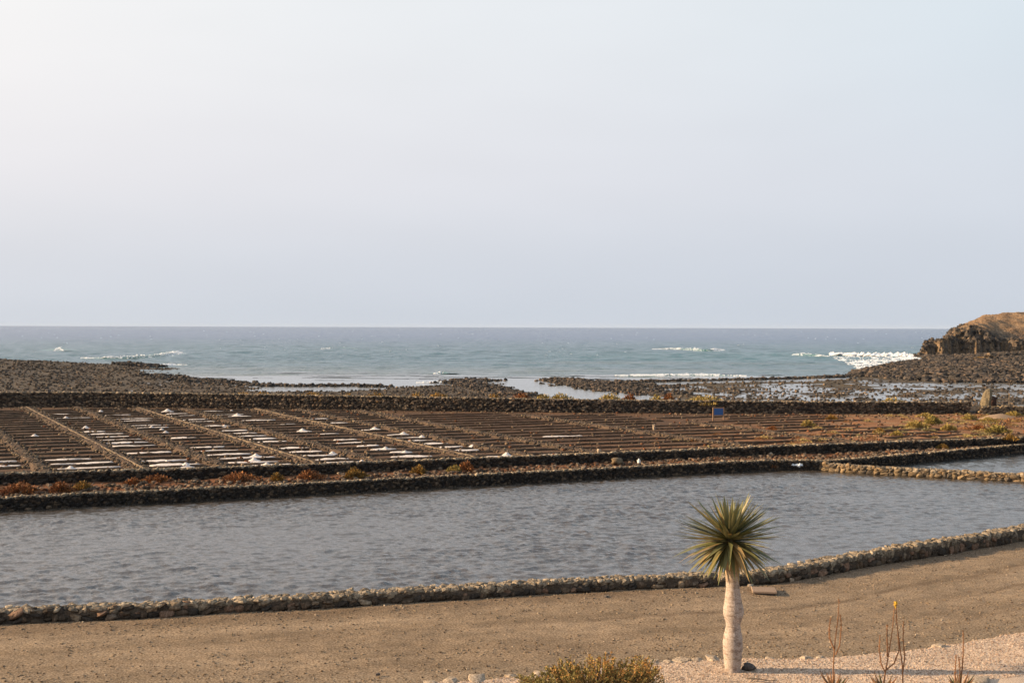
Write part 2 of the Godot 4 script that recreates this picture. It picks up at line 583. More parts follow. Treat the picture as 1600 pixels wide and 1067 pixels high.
func make_materials() -> void:
	var grain := noise_tex(0.03, Color(0.62, 0.59, 0.55), Color(1, 1, 1), 1, 1024, FastNoiseLite.TYPE_SIMPLEX_SMOOTH, 6)
	var blotch := noise_tex(0.02, Color(0.55, 0.53, 0.5), Color(1, 1, 1), 2, 512)
	var rough_n := normal_tex(0.12, 6.0, 3, 1024)
	var rock_n := normal_tex(0.05, 9.0, 4, 512)
	M.road = mat(Color(1, 1, 1), 0.97, grain, Vector3.ONE * 0.42, rough_n, 1.3)
	M.gravel = mat(Color(1, 1, 1), 0.95, grain, Vector3.ONE * 0.9, rough_n, 0.7)
	M.earth = mat(Color(1, 1, 1), 0.97, grain, Vector3.ONE * 0.5, rough_n, 1.0)
	M.stone = mat(Color(1, 1, 1), 0.93, blotch, Vector3.ONE * 0.9, rock_n, 0.8)
	M.lava = mat(Color(1, 1, 1), 0.95, blotch, Vector3.ONE * 0.6, rock_n, 0.8)
	M.terrain = mat(Color(1, 1, 1), 0.97, grain, Vector3.ONE * 0.12, rough_n, 1.0)
	M.cliff = mat(Color(1, 1, 1), 0.97, noise_tex(0.03, Color(0.5, 0.48, 0.46), Color(1, 1, 1), 8, 1024), Vector3.ONE * 0.045, rock_n, 0.7)
	var facet: Array = []
	for c in [Color(0.14, 0.1, 0.07), Color(0.1, 0.075, 0.055), Color(0.2, 0.14, 0.095), Color(0.32, 0.2, 0.135), Color(0.085, 0.068, 0.055)]:
		facet.append(mat(c, 0.93, blotch, Vector3.ONE * 1.1, rock_n, 0.9))
	M.wall_stones = facet
	facet = []
	for c in [Color(0.43, 0.32, 0.215), Color(0.34, 0.255, 0.175), Color(0.5, 0.38, 0.265), Color(0.25, 0.19, 0.14), Color(0.4, 0.285, 0.185)]:
		facet.append(mat(c, 0.93, blotch, Vector3.ONE * 1.1, rock_n, 0.9))
	M.cap_stones = facet
	facet = []
	for c in [Color(0.35, 0.25, 0.15), Color(0.4, 0.29, 0.17), Color(0.28, 0.21, 0.135), Color(0.34, 0.24, 0.14), Color(0.2, 0.16, 0.12)]:
		facet.append(mat(c, 0.93, blotch, Vector3.ONE * 1.1, rock_n, 0.9))
	M.tan_stones = facet
	M.limestone = mat(Color(0.62, 0.5, 0.38), 0.93, blotch, Vector3.ONE * 1.3, rock_n, 0.9)
	M.grey_rock = mat(Color(0.16, 0.14, 0.13), 0.93, blotch, Vector3.ONE * 1.3, rock_n, 0.9)
	M.salt = mat(Color(0.74, 0.69, 0.65), 0.8, noise_tex(0.05, Color(0.86, 0.83, 0.81), Color(1, 1, 1), 11, 256), Vector3.ONE * 0.5, rough_n, 0.5)
	M.foam = mat(Color(0.76, 0.78, 0.79), 0.9, null, Vector3.ONE, rough_n, 0.4)
	# water: the pond is brown and choppy, the sea blue-green
	var w := mat(Color(1, 1, 1), 0.08, null, Vector3(0.16, 0.16, 0.4), normal_tex(0.035, 5.0, 21, 1024, FastNoiseLite.TYPE_SIMPLEX_SMOOTH, 3), 0.7)
	w.metallic_specular = 1.0
	M.pond = w
	var s := mat(Color(1, 1, 1), 0.14, null, Vector3(0.02, 0.05, 0.045), normal_tex(0.02, 9.0, 22, 1024, FastNoiseLite.TYPE_SIMPLEX_SMOOTH, 5), 1.0)
	s.metallic_specular = 0.2
	M.sea = s
	var lg := mat(Color(1, 1, 1), 0.12, null, Vector3(0.05, 0.1, 0.12), s.normal_texture, 0.22)
	lg.metallic_specular = 0.5
	M.lagoon = lg
	M.wood = mat(Color(0.42, 0.27, 0.17), 0.8, noise_tex(0.03, Color(0.7, 0.66, 0.62), Color(1, 1, 1), 31, 256), Vector3(6, 0.8, 6))
	M.pale_wood = mat(Color(0.5, 0.38, 0.25), 0.8, M.wood.albedo_texture, Vector3(6, 0.8, 6))
	M.blue = mat(Color(0.018, 0.085, 0.26), 0.45)
	M.blue.metallic_specular = 0.5
	var t := mat(Color(0.7, 0.635, 0.585), 0.9, noise_tex(0.045, Color(0.52, 0.46, 0.41), Color(1, 1, 1), 33, 512, FastNoiseLite.TYPE_SIMPLEX_SMOOTH, 4), Vector3(0.8, 5.5, 0.8), normal_tex(0.05, 7.0, 34, 512), 0.8)
	M.trunk = t
	M.leaves = []
	for c in [Color(0.155, 0.148, 0.068), Color(0.19, 0.172, 0.082), Color(0.13, 0.128, 0.06), Color(0.21, 0.165, 0.065), Color(0.3, 0.2, 0.09), Color(0.14, 0.14, 0.06)]:
		var l := mat(c, 0.42)
		l.metallic_specular = 0.4
		l.backlight_enabled = true
		l.backlight = Color(0.3, 0.32, 0.12)
		l.cull_mode = BaseMaterial3D.CULL_DISABLED
		M.leaves.append(l)
	M.plant = mat(Color(1, 1, 1), 0.8)
	M.plant.cull_mode = BaseMaterial3D.CULL_DISABLED
	M.plant.backlight_enabled = true
	M.plant.backlight = Color(0.25, 0.2, 0.1)
	M.concrete = mat(Color(0.4, 0.3, 0.23), 0.93, grain, Vector3.ONE * 1.5)

# ---------------------------------------------------------------- ground
func build_ground() -> void:
	var road_h := func(x: float, z: float) -> float:
		var d: float = along(wall_line, x) - z   # metres beyond the wall (negative on the road)
		var h := nz.get_noise_2d(x * 6, z * 9) * 0.018 + nf.get_noise_2d(x * 2.2, z * 2.2) * 0.02 + absf(nf.get_noise_2d(x * 5, z * 5)) * 0.014
		# wheel ruts run along the road
		for r in [3.1, 4.9, 6.9]:
			h -= 0.012 * exp(-pow((-d - r - nz.get_noise_1d(x * 5) * 0.35) / 0.22, 2.0))
		h += 0.05 * exp(-pow((-d - 0.55) / 0.35, 2.0))
		return h
	var road := put("dirt_road", grid(420, 200, func(u, v):
		var x: float = lerpf(-26, 34, u)
		var za: float = along(wall_line, x) - 0.15
		var zb: float = along(gravel_line, x) + 0.5
		var z := lerpf(za, zb, v)
		return Vector3(x, road_h.call(x, z), z),
		func(p):
			var d: float = p.z - along(wall_line, p.x)
			var n := nz.get_noise_2d(p.x * 1.8, (p.z - along(wall_line, p.x)) * 14)
			var n2 := nf.get_noise_2d(p.x * 1.6, p.z * 2.6)
			var c := Vector3(0.335, 0.25, 0.168).lerp(Vector3(0.45, 0.345, 0.24), clampf(0.5 + n * 0.8, 0, 1)) * (1 + 0.22 * n2 + 0.25 * nz.get_noise_2d(p.x * 7, p.z * 12))
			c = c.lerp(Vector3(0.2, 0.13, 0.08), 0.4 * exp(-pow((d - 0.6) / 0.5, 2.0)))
			# the damp line along the middle of the road
			var damp := exp(-pow((d - 3.1 - nz.get_noise_1d(p.x * 5) * 0.35) / 0.16, 2.0)) * smoothstep(-4.0, 6.0, p.x) * clampf(0.7 + nz.get_noise_1d(p.x * 22), 0, 1)
			damp += 0.8 * exp(-pow((d - 5.0 - nz.get_noise_1d(p.x * 7 + 40) * 0.4) / 0.12, 2.0)) * smoothstep(12.0, 15.0, p.x)
			c = c.lerp(Vector3(0.11, 0.07, 0.045), 0.5 * clampf(damp, 0, 1))
			# greyer grit next to the gravel bed
			var g: float = along(gravel_line, p.x) - p.z
			c = c.lerp(Vector3(0.36, 0.29, 0.21), 0.6 * smoothstep(2.0, 0.0, g))
			return Color(c.x, c.y, c.z)), M.road)
	structure(road, "brown dirt road with faint wheel tracks between the stone wall and the gravel bed")
	var xs := []
	var cs := PackedColorArray()
	for k in 15000:
		var x := rnd(-15, 22)
		var za: float = along(wall_line, x)
		var zb: float = along(gravel_line, x)
		var f := rng.randf()
		if rng.randf() < 0.45:
			f = 1.0 - f * f * 0.35
		elif rng.randf() < 0.3:
			f = f * f * 0.2
		var z := lerpf(za + 0.2, zb, f)
		var s := 0.012 + 0.045 * pow(rng.randf(), 3.5)
		xs.append(xf(Vector3(x, road_h.call(x, z) + s * 0.2, z), Vector3(s * rnd(1, 1.6), s * 0.7, s), rnd(0, 6)))
		cs.append(tone([Color(0.36, 0.26, 0.17), Color(0.46, 0.35, 0.24), Color(0.27, 0.19, 0.12), Color(0.17, 0.12, 0.085), Color(0.6, 0.48, 0.36)]))
	# clods in loose patches
	for k in 2600:
		var x := rnd(-15, 22)
		var z := lerpf(along(wall_line, x) + 0.2, along(gravel_line, x), rng.randf())
		if nz.get_noise_2d(x * 7, z * 9) < 0.16:
			continue
		var s := rnd(0.03, 0.085)
		xs.append(xf(Vector3(x, road_h.call(x, z), z), Vector3(s * rnd(1, 1.8), s * 0.6, s), rnd(0, 6)))
		cs.append(tone([Color(0.36, 0.27, 0.18), Color(0.44, 0.34, 0.23), Color(0.3, 0.22, 0.15)]))
	scatter_parts("pebbles", xs, cs, M.stone, road, [chip, rocks[2]])

	var bed_h := func(x: float, z: float) -> float:
		var d: float = z - along(gravel_line, x) + nf.get_noise_2d(x * 0.8, 7) * 0.12
		return lerpf(-0.06, 0.12, smoothstep(-0.12, 0.16, d)) + nf.get_noise_2d(x * 1.5, z * 1.5) * 0.018 + 0.05 * smoothstep(1.0, 4.0, d)
	var bed := put("gravel_bed", grid(420, 150, func(u, v):
		var x: float = lerpf(-26, 34, u)
		var z: float = along(gravel_line, x) - 0.3 + (3.2 * v * 1.4 if v < 0.7 else 3.136 + (v - 0.7) / 0.3 * 30.0)
		return Vector3(x, bed_h.call(x, z), z),
		func(p):
			var n2 := nf.get_noise_2d(p.x * 2.2, p.z * 2.2)
			var n := nz.get_noise_2d(p.x * 3, p.z * 8)
			var c := Vector3(0.86, 0.68, 0.53) * (1 + 0.12 * n2 + 0.14 * n)
			return Color(c.x, c.y, c.z)), M.gravel)
	structure(bed, "pale pinkish gravel bed at the front edge below the tree")
	xs = []
	cs = PackedColorArray()
	for k in 36000:
		var x := rnd(-5, 15)
		var z: float = along(gravel_line, x) + (rnd(-0.06, 3.0) if rng.randf() < 0.9 else rnd(-0.5, 0.2))
		if z > -23.4:
			continue
		var s := rnd(0.012, 0.034)
		xs.append(xf(Vector3(x, bed_h.call(x, z) + s * 0.15, z), Vector3(s * 1.3, s * 0.8, s), rnd(0, 6), 0.5))
		cs.append(tone([Color(0.74, 0.54, 0.41), Color(0.8, 0.63, 0.5), Color(0.6, 0.43, 0.32), Color(0.42, 0.3, 0.23), Color(0.86, 0.72, 0.58)]))
	multi("gravel_chips", chip, xs, cs, M.stone, bed)

	# earth strip between the pond and the salt pans
	var strip := put("earth_strip", grid(360, 22, func(u, v):
		var x: float = lerpf(-44, 50, u)
		var z: float = lerpf(along(pan_wall_line, x) - 0.3, along(inner_line, x) + 0.1, v)
		return Vector3(x, 0.3 + nz.get_noise_2d(x * 9, z * 9) * 0.09 + nf.get_noise_2d(x, z) * 0.05, z),
		func(p):
			var n := nz.get_noise_2d(p.x * 4, p.z * 8)
			var c := Vector3(0.22, 0.1, 0.05).lerp(Vector3(0.3, 0.14, 0.07), clampf(0.5 + n, 0, 1))
			return Color(c.x, c.y, c.z)), M.earth)
	structure(strip, "reddish earth strip between the pond wall and the salt pan wall")
	xs = []
	cs = PackedColorArray()
	for k in 3600:
		var x := rnd(-26, 44)
		var v := pow(rng.randf(), 0.6)
		var z: float = lerpf(along(pan_wall_line, x) + 0.3, along(inner_line, x) - 0.2, v)
		var s := rnd(0.07, 0.26)
		xs.append(xf(Vector3(x, 0.3 + s * 0.25 + nz.get_noise_2d(x * 9, z * 9) * 0.09, z), Vector3(s * 1.3, s * 0.8, s), rnd(0, 6)))
		cs.append(tone([Color(0.1, 0.075, 0.055), Color(0.16, 0.11, 0.08), Color(0.24, 0.17, 0.12), Color(0.3, 0.23, 0.17), Color(0.2, 0.1, 0.055)]))
	scatter_parts("loose_stones", xs, cs, M.stone, strip)

	# floor of the salt pan field
	var field := put("salt_field_ground", grid(330, 130, func(u, v):
		var x: float = lerpf(-74, 60, u)
		var z: float = lerpf(along(far_line, x) - 0.2, along(pan_wall_line, x) - 0.05, pow(v, 1.0))
		var wild := smoothstep(22.0, 30.0, x + (z + 85) * 0.9)
		return Vector3(x, 0.655 + nz.get_noise_2d(x * 6, z * 6) * (0.012 + 0.16 * wild), z),
		func(p):
			var n := nz.get_noise_2d(p.x * 3, p.z * 5)
			var red := clampf(smoothstep(6.0, 26.0, p.x + (p.z + 80) * 0.5) + n * 0.5, 0, 1)
			var c := Vector3(0.15, 0.095, 0.065).lerp(Vector3(0.4, 0.2, 0.1).lerp(Vector3(0.38, 0.27, 0.17), clampf(nz.get_noise_2d(p.x * 5 + 90, p.z * 9) * 2.0, 0, 0.7)), red) * (1 + 0.35 * nf.get_noise_2d(p.x, p.z))
			return Color(c.x, c.y, c.z)), M.earth)
	structure(field, "brown and rusty red earth of the salt pan field")
	xs = []
	cs = PackedColorArray()
	for k in 9000:
		var x := rnd(-46, 50)
		var z: float = lerpf(along(far_line, x) + 0.4, along(pan_wall_line, x) - 0.6, pow(rng.randf(), 0.7))
		var right := smoothstep(20.0, 30.0, x + (z + 85) * 0.9)
		if rng.randf() > 0.25 + right * 0.75 and z > along(far_line, x) + 4.0:
			continue
		# stones gather in broken rows, as on worn down ridges
		if right > 0.5 and nz.get_noise_2d(x * 1.3, z * 11) < -0.02:
			continue
		var s := rnd(0.06, 0.22)
		xs.append(xf(Vector3(x, 0.68 + s * 0.25 + nz.get_noise_2d(x * 6, z * 6) * (0.04 + 0.16 * right), z), Vector3(s * 1.3, s * 0.8, s), rnd(0, 6)))
		cs.append(tone([Color(0.1, 0.075, 0.055), Color(0.16, 0.11, 0.08), Color(0.3, 0.21, 0.14), Color(0.4, 0.3, 0.2), Color(0.28, 0.12, 0.06)]))
	scatter_parts("loose_stones", xs, cs, M.stone, field)
	# low dry scrub creeping over the red ground
	var tufts := []
	for k in 620:
		var x := rnd(8, 46)
		var z: float = lerpf(along(far_line, x) + 0.6, along(pan_wall_line, x) - 0.8, rng.randf())
		if smoothstep(18.0, 32.0, x + (z + 85) * 0.9) < rng.randf() or nz.get_noise_2d(x * 4, z * 8) < -0.05:
			continue
		var w := rnd(0.35, 1.0)
		tufts.append(xf(Vector3(x, 0.64 + nz.get_noise_2d(x * 6, z * 6) * 0.12, z), Vector3(w * 1.4, w * rnd(0.4, 0.7), w), rnd(0, 6), 0.05))
	for q in 3:
		var a := []
		for k in range(q, tufts.size(), 3):
			a.append(tufts[k])
		multi("dry_scrub", shrub_mesh(1.0, 0.5, 150, [[Color(0.3, 0.22, 0.08), Color(0.36, 0.27, 0.11)], [Color(0.24, 0.12, 0.055), Color(0.3, 0.16, 0.07)], [Color(0.22, 0.18, 0.075), Color(0.3, 0.25, 0.12)]][q]), a, PackedColorArray(), M.plant, field)

# ---------------------------------------------------------------- water
func pond_wave(x: float, z: float) -> float:
	var wx := x + nz.get_noise_2d(x * 2, z * 2) * 0.9
	var wz := z + 0.22 * x
	var gust := maxf(0.75, 1.1 + 1.1 * nz.get_noise_2d(x * 1.1, z * 2.2))
	return gust * (0.045 * nf.get_noise_2d(wx * 1.0, wz * 2.1) + 0.03 * nf.get_noise_2d(wx * 1.7 + 50, wz * 3.4)) + 0.03 * nz.get_noise_2d(wx * 5.0, wz * 12.0)

func build_ponds() -> void:
	var div := [Vector2(16.62, -64.75), Vector2(27.03, -59.91)]
	var p := put("pond_water", grid(720, 520, func(u, v):
		var z: float = lerpf(-66.5, -24.5, v)
		var x: float = lerpf(-27, 34, u)
		return Vector3(x, -0.1 + pond_wave(x, z), z),
		func(q): return Color(0.065, 0.053, 0.043),
		func(q):
			return q.z < along(wall_line, q.x) + 0.1 and q.z > along(inner_line, q.x) - 0.2 and (q.x < 15.6 or q.z > along(div, q.x) - 0.15)), M.pond)
	structure(p, "choppy grey water of the large pond behind the near stone wall")
	var p2 := put("pond_water", grid(200, 140, func(u, v):
		var x: float = lerpf(16, 46, u)
		var z: float = lerpf(-84, -52, v)
		return Vector3(x, -0.1 + pond_wave(x, z) * 0.6, z),
		func(q): return Color(0.06, 0.055, 0.05),
		func(q):
			return q.z < along(div, q.x) - 0.1 and q.z > along(inner_line, q.x) - 0.2), M.pond)
	structure(p2, "smaller calm pond at the right beyond the tan divider wall")

func build_sea() -> void:
	var sea := put("sea", grid(640, 620, func(u, v):
		# rows closer together near the shore
		var d := 120.0 * pow(7500.0 / 120.0, pow(1.0 - v, 1.25))
		var x: float = lerpf(-0.72, 0.72, u) * (d + 60.0)
		var far := clampf((d - 150.0) / 150.0, 0.0, 1.0)
		var calm := smoothstep(1500.0, 350.0, d)
		var y := 0.0
		y += calm * far * 0.38 * nz.get_noise_2d(x * 0.5, -d * 2.2)
		y += calm * (0.05 + 0.3 * far) * nf.get_noise_2d(x * 0.1, -d * 0.26)
		return Vector3(x, -1.0 + y - 0.12 * smoothstep(260.0, 190.0, d), -d),
		func(p):
			var d: float = -p.z
			var n := nz.get_noise_2d(p.x * 0.1, p.z * 0.5)
			var shallow := Vector3(0.15, 0.17, 0.16)
			var teal := Vector3(0.034, 0.1, 0.13)
			var deep := Vector3(0.03, 0.07, 0.15)
			var c := shallow.lerp(teal, smoothstep(170.0, 300.0, d + n * 60))
			c = c.lerp(deep, smoothstep(380.0, 900.0, d + n * 200))
			c = c.lerp(Vector3(0.02, 0.105, 0.12), 0.8 * exp(-pow((d - 350.0 + n * 60) / 55.0, 2.0)) * smoothstep(-10.0, 50.0, p.x))
			return Color(c.x, c.y, c.z)), M.sea)
	structure(sea, "blue-green sea reaching to the horizon")
	var lagoon := put("lagoon_water", grid(420, 170, func(u, v):
		var d := lerpf(250.0, 118.0, v)
		var x: float = lerpf(-0.75, 0.75, u) * (d + 40.0)
		return Vector3(x, -0.99 + 0.02 * nf.get_noise_2d(x * 0.3, d * 0.9), -d),
		func(p): return Color(0.17, 0.17, 0.155),
		func(p): return -p.z + nz.get_noise_2d(p.x * 0.6, p.z * 2.5) * 34.0 + maxf(0.0, -p.x - 40.0) * 0.4 < 204.0), M.lagoon)
	structure(lagoon, "calm pale water of the lagoon and tidal pools by the shore")
	# far whitecaps
	var xs := []
	for k in 150:
		var d := 330.0 * pow(8.0, rng.randf())
		var x := rnd(-0.47, 0.5) * d
		xs.append(xf(Vector3(x, -0.85, -d), Vector3(rnd(0.6, 2.2), 0.2, rnd(0.5, 1.2)) * (0.5 + d / 2200.0), rnd(-0.2, 0.2), 0.05))
	multi("whitecaps", rocks[1], xs, PackedColorArray(), M.foam, sea)

	# breaking waves: a raised swell and its foam
	breaker([Vector3(54.99, -0.70, -444.30), Vector3(62.66, -0.70, -445.50), Vector3(68.39, -0.70, -434.17), Vector3(71.64, -0.70, -417.50), Vector3(81.21, -0.70, -436.12)], 2.2, 1.0, 520, "white wave breaking alone out on the teal water, right of centre")
	breaker([Vector3(91.53, -0.70, -367.24), Vector3(92.89, -0.70, -351.26), Vector3(96.82, -0.70, -344.17)], 2.4, 0.9, 160, "green wave about to break just left of the surf by the headland")
	breaker([Vector3(-114.27, -0.80, -303.20), Vector3(-106.07, -0.80, -304.12), Vector3(-100.06, -0.80, -317.63), Vector3(-102.51, -0.80, -338.75), Vector3(-108.83, -0.80, -371.35)], 2.4, 1.0, 620, "long white wave breaking off the dark point on the left")
	breaker([Vector3(-156.76, -0.70, -389.22), Vector3(-163.34, -0.70, -410.13), Vector3(-153.66, -0.70, -389.68)], 2.0, 0.9, 90, "small white crest far out at the left edge")
	breaker([Vector3(-77.23, -0.80, -247.36), Vector3(-76.25, -0.80, -255.77), Vector3(-72.47, -0.80, -256.13)], 1.2, 0.4, 160, "low line of foam right of the dark rock ledge on the left")
	breaker([Vector3(-14.65, -0.90, -179.83), Vector3(-11.19, -0.90, -181.09), Vector3(-4.60, -0.90, -182.56)], 0.6, 0.25, 260, "thin foam line along the rocky spit left of centre")
	breaker([Vector3(-14.47, -0.80, -214.62), Vector3(-13.21, -0.80, -217.72), Vector3(-11.35, -0.80, -214.86)], 0.8, 0.35, 50, "tiny breaking ripple beyond the rocky spit")
	breaker([Vector3(19.35, -0.90, -208.17), Vector3(28.22, -0.90, -208.82), Vector3(35.59, -0.90, -210.73), Vector3(43.75, -0.90, -207.24)], 1.1, 0.35, 520, "wide low foam line beyond the reef, right of centre")
	breaker([Vector3(-73.65, -0.70, -436.47), Vector3(-68.40, -0.70, -450.37), Vector3(-58.75, -0.70, -438.87)], 1.6, 0.5, 60, "faint far wave crest left of the middle")
	# the surf against the boulders by the headland
	var surf := base("surf", Vector3(101.17, -1.00, -315.44))
	var st := shell()
	for k in 5200:
		var f := rng.randf()
		var a: Vector3 = Vector3(96.89, -0.90, -344.42).lerp(Vector3(126.35, -0.90, -355.35), f)
		var b: Vector3 = Vector3(72.64, -0.90, -236.82).lerp(Vector3(106.23, -0.90, -290.45), f)
		var q := a.lerp(b, pow(rng.randf(), 0.7))
		if nz.get_noise_2d(q.x * 2.0, q.z * 4.0) < 0.17 and rng.randf() < 0.95:
			continue
		foam_patch(st, Vector3(q.x, -0.95 + absf(nz.get_noise_2d(q.x * 3, q.z)) * 0.5, q.z), rnd(0.12, 0.42), rnd(0.03, 0.16))
	for k in 260:
		var f := rng.randf()
		var q: Vector3 = Vector3(101.30, -0.90, -360.10).lerp(Vector3(122.15, -0.90, -347.37), f)
		foam_patch(st, q + Vector3(0, absf(rng.randfn(0, 0.3)), rnd(-2, 2)), rnd(0.3, 0.8), rnd(0.3, 0.7))
	var fo := put("foam", mesh_of(st[0], st[1]), M.foam, surf)
	fo.set_meta("kind", "stuff")
	fo.position = -surf.position
	tag(surf, "broad white surf washing over the boulders below the headland", "surf")

func foam_patch(st: Array, at: Vector3, r: float, h: float) -> void:
	var s0: int = st[0].size()
	st[0].append(at + Vector3(0, h, 0))
	st[2].append(Color.WHITE)
	for q in 7:
		var t := TAU * q / 7
		var e := r * rnd(0.6, 1.3)
		st[0].append(at + Vector3(cos(t) * e * 1.6, -0.1, sin(t) * e))
		st[2].append(Color.WHITE)
	for q in 7:
		st[1].append_array([s0, s0 + 1 + q, s0 + 1 + (q + 1) % 7])

func breaker(pts: Array, width: float, h: float, n: int, label: String) -> void:
	var mid: Vector3 = pts[pts.size() / 2]
	var o := base("breaking_wave", mid)
	var p2 := []
	for p in pts:
		p2.append(Vector2(p.x, p.z))
	var way := walk(p2, 1.0)
	var st := shell()
	var l := way.size()
	# the swell under the crest
	var prof := [Vector2(-3.0, 0.0), Vector2(-1.6, 0.35), Vector2(-0.6, 0.85), Vector2(0.0, 1.0), Vector2(0.35, 0.8), Vector2(0.7, 0.3), Vector2(1.6, 0.0)]
	for k in l:
		var f := sin(PI * clampf(float(k) / (l - 1), 0.02, 0.98))
		var hh := h * pow(f, 0.6) * (0.85 + 0.3 * nz.get_noise_1d(k * 3.0))
		for q in prof:
			var t: Vector2 = way[k][1]
			var s: Vector2 = way[k][0] + Vector2(-t.y, t.x) * q.x * width
			st[0].append(Vector3(s.x, -1.05 + q.y * hh, s.y) - mid)
			st[2].append(Color(0.075, 0.17, 0.165))
		if k > 0:
			for q in 6:
				var b := k * 7
				st[1].append_array([b - 7 + q, b + q, b + q + 1, b - 7 + q, b + q + 1, b - 6 + q])
	put("swell", mesh_of(st[0], st[1], st[2]), M.sea, o)
	st = shell()
	for k in n * 3:
		var f := rng.randf()
		var e: Array = way[int(f * (l - 1))]
		var t: Vector2 = e[1]
		var env := pow(sin(PI * clampf(f, 0.03, 0.97)), 0.5)
		if nz.get_noise_2d(e[0].x * 3.5, mid.z + 7.0) < -0.02 and rng.randf() < 0.8:
			continue
		var off := absf(rng.randfn(0, 0.55)) * width * env
		var s: Vector2 = e[0] + Vector2(-t.y, t.x) * off + t * rnd(-0.5, 0.5)
		var y := -1.02 + h * env * (0.75 + 0.5 * nz.get_noise_1d(e[0].x * 6.0)) * clampf(1.0 - off / width * 0.8, 0.02, 1.0) + (absf(rng.randfn(0, 0.16)) * h * env if off < width * 0.35 else 0.0)
		foam_patch(st, Vector3(s.x, y, s.y) - mid, rnd(0.08, 0.28) * (0.6 + h * 0.5), rnd(0.03, 0.12) * (0.4 + h * 0.6))
	put("foam", mesh_of(st[0], st[1]), M.foam, o).set_meta("kind", "stuff")
	tag(o, label, "wave", "waves breaking on the bay")

# ---------------------------------------------------------------- shore
var land_left := PackedVector2Array([Vector2(-330, -95), Vector2(-330, -300), Vector2(-190, -300), Vector2(-137.75, -284.73), Vector2(-107.34, -272.59), Vector2(-87.26, -250.20), Vector2(-79.32, -250.91), Vector2(-73.30, -232.68), Vector2(-75.56, -225.75), Vector2(-59.65, -189.35), Vector2(-49.66, -176.56), Vector2(-38.64, -165.52), Vector2(-33.58, -161.37), Vector2(-25.62, -162.72), Vector2(-18.15, -161.42), Vector2(-15.01, -166.97), Vector2(-9.55, -170.13), Vector2(-5.57, -180.52), Vector2(-2.75, -175.48), Vector2(-5.77, -171.63), Vector2(-2.19, -157.44), Vector2(2.45, -143.54), Vector2(3.48, -122.67), Vector2(5, -95)])
var pool_left := PackedVector2Array([Vector2(-35.36, -157.18), Vector2(-32.09, -163.04), Vector2(-22.19, -164.45), Vector2(-18.85, -159.68), Vector2(-24.48, -155.46), Vector2(-32.11, -154.28)])
var land_right := PackedVector2Array([Vector2(28, -95), Vector2(20.77, -140.67), Vector2(19.59, -151.18), Vector2(15.18, -158.39), Vector2(10.59, -170.77), Vector2(8.89, -189.87), Vector2(11.32, -191.16), Vector2(13.51, -177.56), Vector2(20.49, -173.20), Vector2(30.17, -178.58), Vector2(39.65, -185.31), Vector2(47.58, -183.71), Vector2(60.92, -200.41), Vector2(69.31, -225.95), Vector2(85.40, -259.40), Vector2(103.15, -293.30), Vector2(119.65, -317.40), Vector2(125.94, -355.30), Vector2(150, -380), Vector2(330, -400), Vector2(330, -95)])
var beach := PackedVector2Array([Vector2(63.90, -208.29), Vector2(69.31, -225.95), Vector2(85.40, -259.40), Vector2(103.15, -293.30), Vector2(119.65, -317.40), Vector2(128.62, -359.44), Vector2(150, -380), Vector2(330, -400), Vector2(330, -180), Vector2(83.75, -185.98), Vector2(71.71, -187.35)])

func shore_h(x: float, z: float) -> float:
	var p := Vector2(x, z)
	var n := nz.get_noise_2d(x * 1.6, z * 1.6)
	var n2 := nf.get_noise_2d(x * 0.35, z * 0.35)
	var h := -2.4
	var l := sdist(land_left, p)
	if l > -12:
		var rise := smoothstep(-55.0, -95.0, x) * 2.0 * smoothstep(0.0, 34.0, l)
		var low := clampf(0.02 + l * 0.05, -1.4, 0.12)
		var m := smoothstep(-30.0, -60.0, x)
		h = maxf(h, -1.0 + low + rise + n * (0.09 + 0.2 * m) + n2 * (0.06 + 0.12 * m))
		var q := sdist(pool_left, p)
		if q > -2.5:
			h -= 0.75 * smoothstep(-2.5, 1.5, q)
	var r := sdist(land_right, p)
	if r > -12:
		var b := sdist(beach, p)
		var up := clampf((b - 3.0) * 0.05, 0.0, 1.5)
		var rim := 0.12 * exp(-pow((r - 1.6) / 1.8, 2.0))
		h = maxf(h, -1.0 + clampf(r * 0.12, -1.4, 0.05) + rim + up + n * (0.16 if b < 0 else 0.25) + n2 * (0.12 if b < 0 else 0.22) - (0.05 if b < 0 else 0.0))
	# ground banked up behind the far wall
	var back: float = along(far_line, x) - z
	var hb := 1.2 - back * 0.1 + n * 0.1
	return maxf(h, hb) if back < 30 else h

func sandy(x: float, z: float) -> float:
	return Vector2((x - 158.0) / 32.0, (z + 306.0) / 24.0).length()

